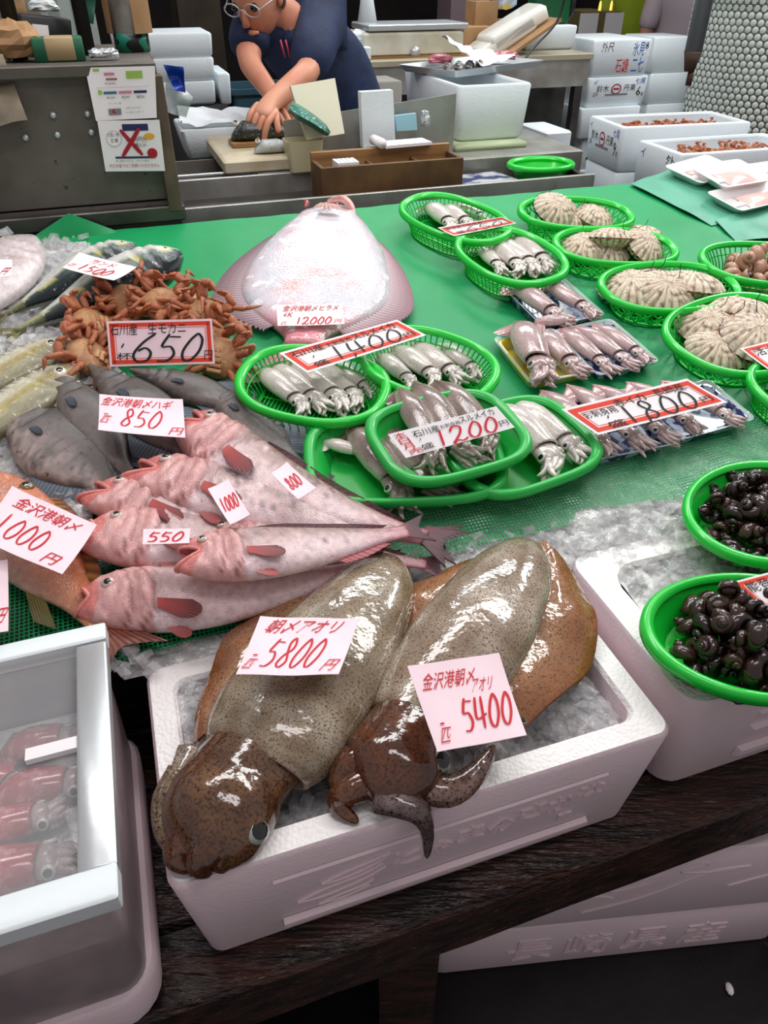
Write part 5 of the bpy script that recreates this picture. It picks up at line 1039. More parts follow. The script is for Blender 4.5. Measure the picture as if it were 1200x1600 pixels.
# ---------------- steel counter behind the display ----------------
CT = thing('steel_counter', 'long stainless steel fishmonger counter with a lower tray along its front', 'counter', TW(.8, 2.5, 0))
def ctp(b, name, m=None, sm=False, **k): return b.build(name, m or M_steel, CT, sm, None, True, **k)
ctp(tb(MB(), .77, 2.24, .975, .625, .135, .012), 'tray_floor', M_steeld); ctp(tb(MB(), .77, 2.108, .998, .63, .006, .028, .003), 'tray_lip')
ctp(tb(MB(), 1.392, 2.24, .985, .007, .135, .03, .003), 'tray_end', M_steeld); ctp(tb(MB(), .77, 2.12, .93, .60, .01, .05), 'apron', M_steeld)
ctp(tb(MB(), .82, 2.355, 1.0, .68, .008, .042, .003), 'counter_front'); ctp(tb(MB(), .95, 2.62, 1.035, .55, .26, .008, .003), 'counter_top')
ctp(tb(MB(), .28, 2.49, .965, .115, .125, .004), 'sink_floor', M_steeld); ctp(tb(MB(), .28, 2.62, 1.0, .12, .005, .04), 'sink_back')
ctp(tb(MB(), .165, 2.49, 1.0, .005, .13, .04), 'sink_side'); ctp(tb(MB(), .26, 2.395, 1.043, .14, .006, .004, .002), 'sink_rail', M_alu)
for u, v in ((.2, 2.15), (1.375, 2.15), (1.375, 2.8), (.2, 2.8)): ctp(tb(MB(), u, v, .475, .018, .018, .475), 'leg', M_steeld)
bd = one(tb(MB(), .47, 2.56, 1.063, .165, .20, .02, .01), 'cutting_board', M_cutb, 'thick white cutting board at the fishmonger\'s hands', 'cutting board', sharp=40)
one(tb(MB(), .49, 2.575, 1.0905, .13, .045, .007, .003), 'wooden_board', M_woodl, 'small wooden board on the white cutting board under the dark fish', 'board', sharp=40)
def wfish(label, h, t, r, c1, c2, z):
    a, e = ON(*h, z[1]), ON(*t, z[1]); a.z = e.z = z[0]; L = (e-a).length; x = (e-a).normalized(); root = thing('counter_fish', label, 'fish', FR(a, x, Z) @ Matrix.Diagonal((L, L, L, 1)))
    rings, cols = [], []
    for i in range(25):
        s = i/24; rr = r/L*min(1, (s*5)**.6 if s < .2 else 1)*(1 if s < .55 else 1-(s-.55)*1.5); rings.append([V((s*.95, rr*cos(2*pi*j/14), rr*.75*sin(2*pi*j/14)+rr*.7)) for j in range(14)]); cols += [sl(mixc(c1, c2, .5+.5*cos(2*pi*j/14)+.2*ns((s*9, j, 1)))) for j in range(14)]
    MB().loft(rings, True, True, True, cols).build('body', M_fsilv, root); e = MB(); eye(e, (.10, -.2*r/L, r/L*1.35), .022/max(L, .2)*.5, (0, -.6, .7), (210, 205, 190)); e.build('eye', M_eye, root)
    fin('tail_fin', root, [(.93, r/L*.25, r/L*.6), (.93, -r/L*.25, r/L*.6)], [(1.08, r/L*.9, r/L*.6), (1.08, -r/L*.9, r/L*.6)], c1, c2, 6, .004)
wfish('dark fish held down by the fishmonger on the small wooden board', (357, 200), (470, 190), .038, (38, 44, 44), (84, 92, 90), (1.098, 2.57))
wfish('silver fish in front of the wooden board on the white cutting board', (396, 238), (470, 224), .026, (200, 206, 204), (96, 112, 116), (1.084, 2.43))
SCN = thing('steel_screen', 'upright stainless steel splash screen on the counter', 'screen', TW(.75, 2.44, 1.04))
c4 = [ON(443, 188, 2.42), ON(712, 146, 2.45), ON(706, 240, 2.45), ON(446, 262, 2.42)]; panel(c4, .006).build('sheet', M_steel, SCN, False, None, True)
PC = thing('plastic_pot', 'cloudy square plastic pot holding folded paper and a green film roll', 'container', tw_m(.545, 2.365, 1.043))
R = lambda h, z: [V((x, y, z)) for x, y in rrect(h, h*.7, .008)]
MB().loft([R(.046, 0), R(.055, .085), R(.052, .085), R(.044, .004)], True, True, True).build('pot', mat('cloudy_pot', (214, 208, 170), .3, al=.8), PC, sharp=40)
def lean(c4, t, name, m, lab, cat): return one(panel(c4, t), name, m, lab, cat, smooth=False)
lean([ON(452, 136, 2.41), ON(521, 124, 2.41), ON(536, 210, 2.37), ON(478, 220, 2.37)], .02, 'folded_paper', mat('cream_paper', (236, 232, 208), .6, bump=.2, bs=12), 'stack of folded cream paper standing in the plastic pot', 'paper')
b = MB(); P = [ON(x, y, v_) for x, y, v_ in ((452, 166, 2.35), (466, 176, 2.345), (486, 188, 2.34), (506, 202, 2.335), (512, 208, 2.335))]; b.tube(P, [.036, .046, .042, .036, .024], 7, None, .42, Z, True, None, .22); one(b, 'green_film', mat('green_film', (44, 118, 100), .25, c2=(30, 92, 80), ns=16, bump=.6, bs=30, dist=.01), 'crumpled dark green plastic film stuck into the pot', 'film', smooth=False)
lean([ON(559, 142, 2.40), ON(609, 139, 2.40), ON(613, 222, 2.40), ON(563, 228, 2.40)], .03, 'foam_slab', M_foamw, 'white polystyrene slab standing upright on the counter before the screen', 'slab')
TB = thing('plastic_tub', 'small cloudy plastic tub with packets before the steel screen', 'tub', tw_m(.80, 2.385, 1.043))
R = lambda h, z: [V((x, y, z)) for x, y in rrect(h, h*.5, .006)]
MB().loft([R(.058, 0), R(.062, .05), R(.059, .05), R(.055, .004)], True, True, True).build('tub', mat('cloudy_tub', (206, 208, 198), .35, al=.85), TB, sharp=40)
lean([ON(615, 180, 2.4), ON(648, 176, 2.4), ON(650, 202, 2.4), ON(618, 204, 2.4)], .012, 'packet', mat('pale_blue_packet', (160, 208, 222), .4), 'pale blue packet standing in the small tub', 'packet')
crumple('foil_bag', ON(664, 188, 2.4), .022, 'crumpled silver foil bag sticking out of the small tub', M_alu, 'bag', 7, (.7, .6, 1.3))
WB = thing('wooden_tray_box', 'long brown wooden box with compartments of tags before the screen', 'box', tw_m(.755, 2.2, .988))
def wbp(c, h, name, m=M_brown): MB().box(c, h, None, None, .002).build(name, m, WB, sharp=40)
wbp((0, -.055, .052), (.215, .006, .052), 'front_board'); wbp((-.21, 0, .052), (.006, .052, .052), 'end_board'); wbp((.21, 0, .052), (.006, .052, .052), 'end_board'); wbp((0, .055, .062), (.215, .008, .062), 'back_board', M_woodl); wbp((0, 0, .03), (.2, .048, .03), 'inner_floor'); wbp((-.05, 0, .075), (.004, .048, .02), 'divider'); wbp((.09, 0, .075), (.004, .048, .02), 'divider')
for i in range(5): one(tb(MB(), .60+i*.013, 2.19, 1.075, .005, .03, .022), 'paper_stack', M_paper, 'small bundle of paper tags in the wooden box', 'paper', 'paper tags in the wooden box', smooth=False)
NP = thing('notepad', 'white notepad with curled cover lying on the wooden box edge', 'notepad', tw_m(.80, 2.262, 1.113, .08))
MB().box((.03, 0, .004), (.075, .035, .004)).build('pages', M_paper, NP, False); b = MB(); b.tube([(-.055, -.035, .014), (-.055, .035, .014)], .014, 10); b.build('curled_cover', M_paper, NP)
one(tb(MB(), .98, 2.19, .996, .0, .0, .0) if False else panel([TW(.985, 2.31, .996), TW(1.17, 2.33, .996), TW(1.19, 2.2, .996), TW(.985, 2.17, .996)], .008), 'fish_pack', mat('navy_pack', (34, 48, 110), .3, c2=(196, 200, 204), ns=14, lo=.45, hi=.55, coat=.5), 'navy plastic pack of small fish on the lower steel tray', 'packet', smooth=False)
eb = basket('empty green oval basket on the far end of the steel tray', tw_m(1.29, 2.25, .99), .105, .085, .045, 'tray', None, m=M_green, p=2.1)
# big white box with tray of fish
FB = foam_box('foam_box', 'large open white polystyrene box on the counter beside the steel screen', tw_m(1.235, 2.76, 1.062), .135, .26, .165, .02, m=M_foamw, r=.02, draft=.012)
one(tb(MB(), 1.21, 2.62, 1.0515, .13, .17, .009), 'green_board', mat('pale_green_board', (176, 190, 150), .5), 'pale green board under the large white box', 'board')
FT = thing('steel_tray', 'shallow steel tray of fish and paper tilted on the white box', 'tray', (lambda q, d: FR(q, d, Z))(AT(738, 108, 1.232), AT(852, 108, 1.232)-AT(705, 128, 1.232)))
ftm = RM[FT.name]; FTP = lambda x, y, z: ftm @ V((x, y, z))
R = lambda h, k, z: [V((x, y, z)) for x, y in rrect(h, k, .01)]
MB().loft([R(.23, .125, 0), R(.25, .14, .022), R(.247, .137, .022), R(.228, .122, .004)], True, True, True).build('tray', M_alu, FT, sharp=40)
for i in range(7): crumple('small_fish', FTP(-.2+.03*i, -.05+.02*(i % 2), .02), .02, 'small dark fish in the steel tray on the white box', mat('dark_small_fish', (60, 58, 56), .2, c2=(170, 166, 160), ns=30), 'fish', i+2, (.7, 1.6, .7)); C.objects[-1]['group'] = 'small dark fish in the steel tray'
cloth('wrapping_paper', [FTP(-.03, .13, .10), FTP(.09, .12, .05), FTP(.14, -.09, .028), FTP(-.10, -.10, .028)], 'crumpled white wrapping paper in the steel tray', mat('tissue', (228, 234, 238), .5), 'paper', .03, 14, 18)
for i, (u, v) in enumerate(((-.08, .09), (.15, .03), (.19, .0))): crumple('pink_fish_cut', FTP(u, v, .03), .035, ['pink piece of fish behind the wrapping paper', 'pink piece of fish at the right part of the tray', 'reddish piece of fish at the tray corner'][i], mat('pink_meat', (206, 128, 140), .25, c2=(160, 84, 96), ns=20), 'fish', i+30, (1.3, .8, .5))
# foam tray on the counter's left, boxes behind it
FB2 = foam_box('foam_box', 'white polystyrene box behind the sink with a crumpled plastic sheet', tw_m(.40, 2.92, 1.0), .17, .12, .10, .02, m=M_foamw, r=.015)
cloth('plastic_sheet', [TW(.24, 2.98, 1.15), TW(.56, 2.96, 1.12), TW(.56, 2.80, 1.108), TW(.24, 2.80, 1.108)], 'crumpled white plastic sheet over the box behind the sink', mat('tissue', (228, 234, 238), .5), 'sheet', .035, 14, 16)
for i, (x0, x1, yt, yb, v, lab) in enumerate(((178, 333, 52, 92, 3.25, 'wide white polystyrene box topmost of the pile behind the pipe post'), (240, 336, 90, 127, 3.25, 'white polystyrene box second in the pile behind the pipe post'), (240, 338, 127, 166, 3.25, 'white polystyrene box third in the pile behind the pipe post'), (342, 362, 114, 166, 3.28, 'narrow white polystyrene box beside the pile behind the pipe post'))):
    u, v, z, hu, hv, hz = pbox(x0, x1, yt, yb, v, .3); foam_box('foam_box', lab, tw_m(u, v, z-hz), hu, hv, 2*hz-.002, m=M_foamw, r=.012, draft=.004, lid=True, group='white boxes piled behind the cabinet')
u, v, z, hu, hv, hz = pbox(240, 362, 166, 420, 3.25, .32); one(tb(MB(), u, v, (z+hz)/2, hu+.02, hv, (z+hz)/2-.001), 'low_bench', M_dark, 'dark bench under the pile of white boxes', 'bench')
u, v, z, hu, hv, hz = pbox(374, 445, 138, 170, 3.3, .25)
BN = thing('blue_bin', 'blue grey plastic bin behind the fishmonger\'s arm', 'bin', tw_m(u, 3.42, 0)); R = lambda s, zz: [V((x*s, y*s, zz)) for x, y in rrect(.12, .12, .03)]
MB().loft([R(.8, 0), R(.98, z+hz-.02), R(1.06, z+hz-.02), R(1.06, z+hz), R(.97, z+hz), R(.78, .02)], True, True, True).build('bin', mat('blue_bin', (58, 92, 108), .45), BN, sharp=40)
# ---------------- back counter ----------------
BC = thing('back_counter', 'stainless steel work counter along the back behind the fishmonger', 'counter', TW(1.7, 3.8, 0))
zc = 1.205
tb(MB(), 1.6, 3.78, zc-.01, .62, .28, .012, .003).build('top', mat('worn_top', (176, 168, 146), .4, .3), BC, False, None, True); tb(MB(), 1.6, 3.52, zc-.075, .61, .01, .055).build('front', M_steel, BC, False, None, True); tb(MB(), 1.6, 3.7, .55, .6, .02, .5).build('shelf_back', M_steeld, BC, False, None, True)
for u in (1.02, 2.18): tb(MB(), u, 3.55, .56, .02, .02, .56).build('leg', M_steeld, BC, False, None, True)
u, v, z, hu, hv, hz = pbox(558, 628, 128, 170, 3.28, .2); cbx = foam_box('cardboard_carton', 'grey printed carton on the shelf behind the polystyrene slab', tw_m(u, v, 0), hu, hv, z+hz, m=mat('grey_carton', (150, 148, 140), .7), r=.004, draft=.0, lid=True)
for q in inkset([('k', 'CHLOR', .15, .86, .6, .07, 'grey', 0, 0)], lambda x, y, d=0: TW(u-hu+2*hu*x, v-hv-d, (z+hz)*y), 1): q[1].build('lettering', ink(q[0]), cbx, False, None, True)
SCL = thing('weighing_scale', 'white weighing scale with a flat steel pan on the back counter', 'scale', tw_m(1.36, 3.72, zc+.003)); zt1 = ON(640, 40, 3.6).z-zc
MB().box((0, 0, .05), (.235, .13, .045), None, None, .012).build('body', mat('scale_white', (214, 212, 198), .5, c2=(190, 184, 160), ns=8), SCL, sharp=40); MB().box((0, 0, .003), (.245, .14, .004)).build('base_plate', M_woodl, SCL, False)
MB().box((.02, 0, .112), (.235, .13, .012), None, None, .006).build('pan', M_alu, SCL, sharp=40); b = MB(); b.tube([(-.16, .06, .09), (-.16, .06, .2), (-.17, .06, .42)], [.05, .03, .028], 14); b.build('display_column', M_white, SCL)
b = MB(); b.tube([(0, -.131, .02), (0, -.137, .02)], .022, 14); b.build('dial', M_alu, SCL)
u, v, z, hu, hv, hz = pbox(530, 580, 51, 72, 3.55, .14); one(tb(MB(), u, v, zc+hz+.003, hu, hv, hz, .006), 'white_case', M_white, 'small white plastic case beside the scale on the back counter', 'case', sharp=40)
crumple('plastic_ball', TW(u+.06, v+.05, zc+2*hz+.028), .05, 'crumpled white plastic bag on the small case beside the scale', mat('tissue', (228, 234, 238), .5), 'bag', 12, (1.2, .8, .6))
GS = thing('green_scale', 'dark green hanging scale housing beside stacked polystyrene on the back counter', 'scale', tw_m(UV(ON(872, 24, 3.75))[0], 3.85, zc+.1))
MB().box((0, 0, .085), (.085, .07, .085), None, None, .015).build('housing', mat('dark_green_enamel', (20, 82, 48), .35), GS, sharp=40); b = MB(); b.tube([(.088, 0, .085), (.105, 0, .085)], .075, 20); b.build('dial', M_black, GS)
u, v, z, hu, hv, hz = pbox(845, 908, 51, 90, 3.6, .3); foam_box('foam_box', 'white polystyrene box under the green scale on the back counter', tw_m(u, v+.1, zc+.003), hu+.03, hv, .097, m=M_foamw, r=.01, draft=.004, lid=True)
u = UV(ON(800, 60, 3.55))[0]
for i, (du, dz, a) in enumerate(((0, .06, .5), (.05, .10, .45))):
    m = tw_m(u+du, 3.66, zc+dz) @ Matrix.Rotation(-a, 4, 'Y'); q = thing('foam_slab', ['wrapped white foam pack leaning on cardboard on the back counter', 'second wrapped white foam pack behind the leaning one'][i], 'pack', m); MB().box((0, 0, 0), (.15, .09, .035), None, None, .02).build('pack', mat('wrapped_white', (232, 230, 220), .3, coat=.4), q)
m = tw_m(u+.02, 3.62, zc+.03) @ Matrix.Rotation(-.5, 4, 'Y'); q = thing('cardboard_sheet', 'tilted brown cardboard sheet under the wrapped foam packs', 'cardboard', m); MB().box((0, 0, 0), (.22, .12, .006)).build('board', M_card, q, False)
u, v, z, hu, hv, hz = pbox(725, 775, 28, 66, 3.75, .2); one(tb(MB(), u, v, zc+.003+hz, hu, hv, hz), 'carton', M_card, 'brown carton behind the tilted cardboard on the back counter', 'carton', smooth=False)
u, v, z, hu, hv, hz = pbox(745, 780, -10, 28, 3.85, .14); one(tb(MB(), u, v+.0, zc+.003+.095+hz, hu, hv-.01, hz), 'carton', M_card, 'tall brown carton at the top edge stacked on the other carton', 'carton', smooth=False)
crumple('printed_bag', TW(UV(ON(795, 12, 3.85))[0], 3.9, zc+.2), .06, 'crumpled printed plastic bag in front of the tall carton', mat('printed_bag', (190, 205, 220), .3, c2=(226, 186, 60), ns=6, lo=.55, hi=.6), 'bag', 14, (.9, .7, 1))
one(tb(MB(), u+.1, v+.03, zc+.06, .12, .06, .056), 'carton', M_card, 'low brown carton under the printed plastic bag', 'carton', smooth=False)
# ---------------- polystyrene stacks at the right ----------------
WG = 'white polystyrene boxes stacked before the tiled column'
def stackbox(x0, x1, yt, yb, v, d, lab, marks=None):
    u, vv, z, hu, hv, hz = pbox(x0, x1, yt, yb, v, d); o = foam_box('foam_box', lab, tw_m(u, vv, z-hz+.001), hu, hv, 2*hz-.002, m=M_foamw, r=.014, draft=.006, lid=True, group=WG)
    if marks:
        fpl = lambda x, y, d=.0015: RM[o.name] @ V((-hu+2*hu*x, -hv+.006*(1-y)-d, 2*hz*y))
        for q in inkset(marks, fpl, hu/hz): q[1].build('lettering', ink(q[0]), o, False, None, True)
    return u, vv, z, hu, hv, hz
name = [k('鈴木', .15, .52, .2, .22, 'black'), k('丹東', .6, .52, .2, .22, 'black'), ('o', '', .475, .6, .085, .17, 'darkred', 0, 0), ('o', '', .475, .6, .065, .13, 'white', 0, 0), r_(.425, .57, .1, .06, 'darkred'), k('6', .82, .34, .08, .32, 'black'), k('尾', .91, .34, .04, .12, 'black'), k('20', .1, .4, .08, .12, 'black'), r_(.3, .4, .38, .05, 'grey'), k('七尾', .78, .74, .17, .2, 'blue'), k('イ', .08, .76, .07, .16, 'blue')]
stackbox(926, 1016, 62, 120, 3.72, .42, 'topmost box of the marked stack with red and blue handwriting', [k('石塘', .42, .1, .22, .4, 'red'), k('外尺', .14, .68, .2, .26, 'purple'), k('氷見', .68, .55, .2, .38, 'blue'), k('二七', .7, .1, .2, .42, 'blue'), k('8', .88, .72, .06, .2, 'navy')])
stackbox(918, 1010, 120, 168, 3.72, .42, 'box with printed black name, red ring and number 6, second in the stack', name)
stackbox(906, 998, 168, 216, 3.70, .42, 'plain white box third in the stack below the number 6 box')
stackbox(908, 990, 216, 262, 3.74, .42, 'white box low in the stack with black scribbles', [k('ス', .1, .3, .18, .5, 'black'), k('ク', .45, .1, .2, .5, 'black')])
u, v, z, hu, hv, hz = pbox(900, 990, 262, 305, 3.74, .42); 
one(tb(MB(), u, v, (z+hz)/2-.001, hu, hv, (z+hz)/2-.002, .01), 'foam_box', M_foamw, 'lowest white box of the marked stack near the steel counter leg', 'box', WG, sharp=40)
stackbox(1020, 1082, 58, 114, 3.95, .3, 'plain box at the top of the stack beside the grey pipe'); stackbox(1014, 1082, 114, 162, 3.95, .3, 'plain box second in the stack beside the grey pipe'); stackbox(1008, 1080, 162, 212, 3.95, .3, 'plain box third in the stack beside the grey pipe')
u, v, z, hu, hv, hz = pbox(1008, 1080, 212, 260, 3.95, .3); one(tb(MB(), u, v, (z+hz)/2-.001, hu, hv, (z+hz)/2-.002, .01), 'foam_box', M_foamw, 'tall plain box at the bottom of the stack beside the pipe', 'box', WG, sharp=40)
u, v, z, hu, hv, hz = pbox(862, 900, 205, 262, 3.1, .25); one(tb(MB(), u-.03, v, (z+hz)/2, hu, hv, (z+hz)/2-.001, .01), 'foam_box', M_foamw, 'tilted white box between the marked stack and the counter', 'box', WG, sharp=40)
# crab boxes
def crabbox(c, hu, hv, h, a, lab, marks, z):
    o = foam_box('foam_box', lab, tw_m(*c, z, a), hu, hv, h, .03, .04, m=M_foamw, r=.015, draft=.006, group='open white boxes of crabs')
    fpl = lambda x, y, d=.0015: RM[o.name] @ V((-hu+.006*(1-y)-d, hv-2*hv*x, h*y))
    for q in inkset(marks, fpl, hv/h*2): q[1].build('lettering', ink(q[0]), o, False, None, True)
    return o
cbz = .80
n9 = [k('9' if t[1] == '6' else t[1], *t[2:7]) if t[0] == 'k' else t for t in name]
k1 = crabbox((2.31, 2.98), .30, .155, .17, -.10, 'open white box of red crabs with printed name and number 9', n9, .835)
k2 = crabbox((2.32, 2.62), .30, .15, .165, -.04, 'open white box of dark crabs in front of the number 9 box', [k('イ', .12, .7, .1, .2, 'blue'), k('ニ三', .72, .1, .14, .5, 'blue'), k('外', .7, .72, .18, .2, 'black')], .805)
foam_box('foam_box', 'white box with black scribble under the red crab box', tw_m(2.31, 2.98, .655, -.1), .29, .15, .175, m=M_foamw, r=.015, draft=.006, lid=True, group='white boxes under the crab boxes')
foam_box('foam_box', 'white box under the dark crab box beside the display', tw_m(2.32, 2.62, .63, -.04), .29, .145, .17, m=M_foamw, r=.015, draft=.006, lid=True, group='white boxes under the crab boxes')
one(tb(MB(), 2.32, 2.8, .31, .32, .36, .31), 'low_table', M_dark, 'low dark table under the crab boxes', 'table', smooth=False)
M_redcrab = mat('red_crab', (206, 98, 52), .4, c2=(160, 62, 34), ns=16, bump=.5, bs=60)
for i in range(9):
    q = CR[i % 4]; u, v = 2.13+.045*i, 2.985-.01*i*.5+.035*(i % 3-1); m = tw_m(u, v, .962, i*1.3) @ Matrix.Diagonal((.07, .07, .07, 1)); o = copy_tree(q[0], m); tag(o, 'red crab heaped in the open number 9 box', 'crab', 'crabs in the number 9 box')
for i in range(4):
    q = CR[i % 4]; m = tw_m(2.18+.09*i, 2.62+.02*(i % 2), .93, i*2.1) @ Matrix.Diagonal((.075, .075, .075, 1)); o = copy_tree(q[0], m); tag(o, 'dark crab in the open box beside the green paper', 'crab', 'crabs in the box beside the green paper')
# ---------------- tiled column and pipe ----------------
cu, cv, cr_ = 3.62, 3.88, .48
COL = tag(thing('column', None, None, tw_m(cu, cv, 0)), kind='structure')
b = MB(); b.tube([(0, 0, z) for z in (0, 1.5, 3)], cr_, 64); b.build('grout', mat('grout', (128, 132, 126), .7, c2=(98, 100, 94), ns=8), COL)
def disc(r=.0155, t=.004, n=10):
    b = MB(); b.loft([[V((r*f*cos(2*pi*j/n), -d, r*f*sin(2*pi*j/n))) for j in range(n)] for f, d in ((1, 0), (1, t*.7), (.85, t))], True, False, True); return b
dme = None; cnt = 0; st = MB(); pit = .0345
for r_i in range(74):
    z = .55+r_i*pit*.87
    for a_i in range(82):
        a = 2*pi*(a_i+.5*(r_i % 2))/82; x, y = cr_*sin(a), -cr_*cos(a); p = RM[COL.name] @ V((x, y, z)); nn = (RM[COL.name].to_3x3() @ V((x, y, 0))).normalized()
        d = p-EYE; px = 600+F*d.x/(d.y*cos(PT)-d.z*sin(PT)); py = 800-F*(d.y*sin(PT)+d.z*cos(PT))/(d.y*cos(PT)-d.z*sin(PT)); m = Matrix.Translation((x, y, z)) @ Matrix.Rotation(a, 4, 'Z')
        if nn.dot(d) < 0 and 1080 < px < 1203 and -3 < py < 245 and cnt < 300:
            cnt += 1
            if dme is None: o = disc().build('tile', mat('round_tile', (226, 230, 222), .25, c2=(186, 194, 186), ns=3), COL, sharp=30); dme = o
            else: o = dme.copy(); C.objects.link(o)
            o.parent = COL; o.matrix_basis = m
        elif nn.dot(d) < .2: st.add([m @ V(q) for q in disc(n=6).v], disc(n=6).f)
tag(st.build('tile_field', mat('round_tile'), COL, False), kind='stuff')
pp = thing('drain_pipe', 'grey drain pipe with a rusty lower end beside the tiled column', 'pipe', (lambda p: V((p.x, p.y, 0)))(ON(1092, 40, 3.4))); pz = ON(1086, 84, 3.4).z; pr_ = 13.5/pxm(ON(1092, 40, 3.4))
b = MB(); b.tube([(0, 0, pz), (0, 0, 2), (0, 0, 3)], pr_, 18); b.build('pipe', mat('grey_pipe', (124, 130, 132), .45, .2), pp); b = MB(); b.tube([(0, 0, pz-.07), (0, 0, pz-.03), (0, 0, pz+.01)], [pr_*.6, pr_*.8, pr_*1.05], 14); b.build('rusty_collar', mat('rust', (74, 52, 40), .7), pp)
b = MB(); b.tube([(.01, 0, pz-.13), (.01, 0, pz-.06)], pr_*.35, 10); b.build('outlet', mat('rust'), pp)
# ---------------- green paper and white trays at the right of the display ----------------
def gsheet(c4, lab): return cloth('green_paper', c4, lab, M_gpaper, 'paper', .006, 16, 12)
gsheet([DP(1085, 255, .03), DP(1250, 232, .03), DP(1225, 345, .018), DP(1112, 352, .012)][:0] or [DP(985, 287, .012), DP(1090, 248, .02), DP(1262, 312, .02), DP(1112, 352, .012)], 'sheet of green waxed paper under the white trays of pink fish')
gsheet([DP(1118, 343, .018), DP(1235, 312, .022), DP(1275, 372, .015), DP(1150, 376, .012)], 'second sheet of green waxed paper nearer the whelk basket')
M_ptray = mat('white_tray', (240, 236, 236), .3, coat=.3); M_meat2 = mat('pale_pink_meat', (236, 186, 172), .2, c2=(222, 160, 150), ns=14, coat=.5)
def mtray(c4, lab, l):
    q = [DP(*p, l) for p in c4]; c = sum(q, V())/4-N*.012; x = ((q[1]-q[0])+(q[2]-q[3])).normalized(); y = N.cross(x); hx = ((q[1]-q[0]).length+(q[2]-q[3]).length)/4; hy = ((q[3]-q[0]).length+(q[2]-q[1]).length)/4
    o = thing('meat_tray', lab, 'tray', FR(c, x, N), 'white trays of pink fish on green paper'); R = lambda d, z: [V((a, b_, z)) for a, b_ in rrect(hx-d, hy-d, .018)]
    MB().loft([R(.022, 0), R(.004, .02), R(0, .023), R(.004, .024), R(.024, .004)], True, True, True).build('tray', M_ptray, o, sharp=50)
    b = MB(); b.loft([[V((lerp(-hx*.35, hx*.8, i/10)*1.0, lerp(-hy*.55, hy*.55, j/8), .006+.010*sin(pi*i/10)**.5*sin(pi*j/8)**.5+.002*ns((i*.7, j*.7, hx*99)))) for i in range(11)] for j in range(9)], False); b.build('fish_meat', M_meat2, o)
    MB().box((-hx*.62, hy*.3, .0245) if False else (-hx*.55, -hy*.1, .0075), (.025, .010, .0008)).build('label', M_paper, o, False)
    MB().box((0, 0, .0248), (hx-.006, hy-.006, .0004)).build('clear_film', mat('cling_film', (240, 242, 244), .04, al=.12), o, False)
mtray([(1035, 264), (1104, 247), (1160, 272), (1094, 294)], 'white tray of pink fish farthest left on the green paper', .030)
mtray([(1078, 263), (1152, 255), (1212, 284), (1124, 301)], 'white tray of pink fish overlapping the farther one', .046)
mtray([(1103, 306), (1192, 286), (1262, 310), (1152, 336)], 'white tray of pink fish nearest the camera on the green paper', .03)
mtray([(1162, 262), (1235, 252), (1290, 280), (1215, 292)], 'white tray of pink fish at the picture edge', .03)
# ---------------- people ----------------
def skin(chains, sub=2):
    """chains: [(points with radii, parent index or None)] -> verts, faces of one grown surface."""
    vs, es, rs = [], [], []
    for pts, att in chains:
        st = len(vs)
        for i, (p, r) in enumerate(pts):
            vs.append(V(p)); rs.append(r if isinstance(r, tuple) else (r, r))
            if i: es.append((st+i-1, st+i))
            elif att is not None: es.append((att, st))
    me = bpy.data.meshes.new('s'); me.from_pydata([tuple(p) for p in vs], es, []); o = bpy.data.objects.new('s', me); C.objects.link(o)
    md = o.modifiers.new('k', 'SKIN'); md.use_smooth_shade = True
    if not me.skin_vertices: me.attributes.new('x', 'FLOAT', 'POINT')
    bm = bmesh.new(); bm.from_mesh(me); ly = bm.verts.layers.skin.verify(); bm.verts.ensure_lookup_table()
    for i, v in enumerate(bm.verts): v[ly].radius = rs[i]; v[ly].use_root = (i == 0)
    bm.to_mesh(me); bm.free(); s = o.modifiers.new('u', 'SUBSURF'); s.levels = s.render_levels = sub
    dg = bpy.context.evaluated_depsgraph_get(); dg.update(); e = o.evaluated_get(dg).to_mesh()
    r = ([V(v.co) for v in e.vertices], [list(p.vertices) for p in e.polygons]); bpy.data.objects.remove(o); return r
M_skin = mat('skin', (222, 160, 132), .45, c2=(204, 132, 106), ns=7, sss=.1); M_navy = mat('navy_shirt', (30, 46, 82), .75, c2=(20, 32, 60), ns=9, bump=.5, bs=14, dist=.01)
M_navy2 = mat('navy_apron', (30, 38, 54), .6, c2=(22, 28, 42), ns=5, bump=.4, bs=10, dist=.01); M_hair = mat('dark_hair', (30, 26, 24), .5)
def head(b, c, fwd, r=.1):
    f = V(fwd).normalized(); s = f.cross(Z).normalized(); u = s.cross(f); m = Matrix((s, f, u)).transposed().to_4x4(); m.translation = c
    g = MB(); g.ball((0, 0, 0), 1, None, 18, 14); vs = []
    for p in g.v:
        q = V((p.x*.78, p.y*.95, p.z*1.18))
        if p.z < 0: q.x *= 1+.38*p.z*.6; q.y *= 1-.0*p.z
        if p.y > .3 and p.z < -.4: q.y += .06
        vs.append(q*r)
    b.add([m @ v for v in vs], g.f)
    b.tube([m @ (V(p)*r) for p in ((0, .92, .1), (0, 1.0, -.12), (0, 1.06, -.28), (0, .93, -.36))], [r*.07, r*.10, r*.14, r*.09], 7)
    b.tube([m @ (V(p)*r) for p in ((-.26, .9, -.62), (0, .98, -.6), (.26, .9, -.62))], [r*.05, r*.1, r*.05], 6)
    for sg in (-1, 1): b.ball(m @ V((sg*.8*r, -.05*r, -.05*r)), r*.2, None, 8, 6, None, (.5, 1, 1.4))
    return m
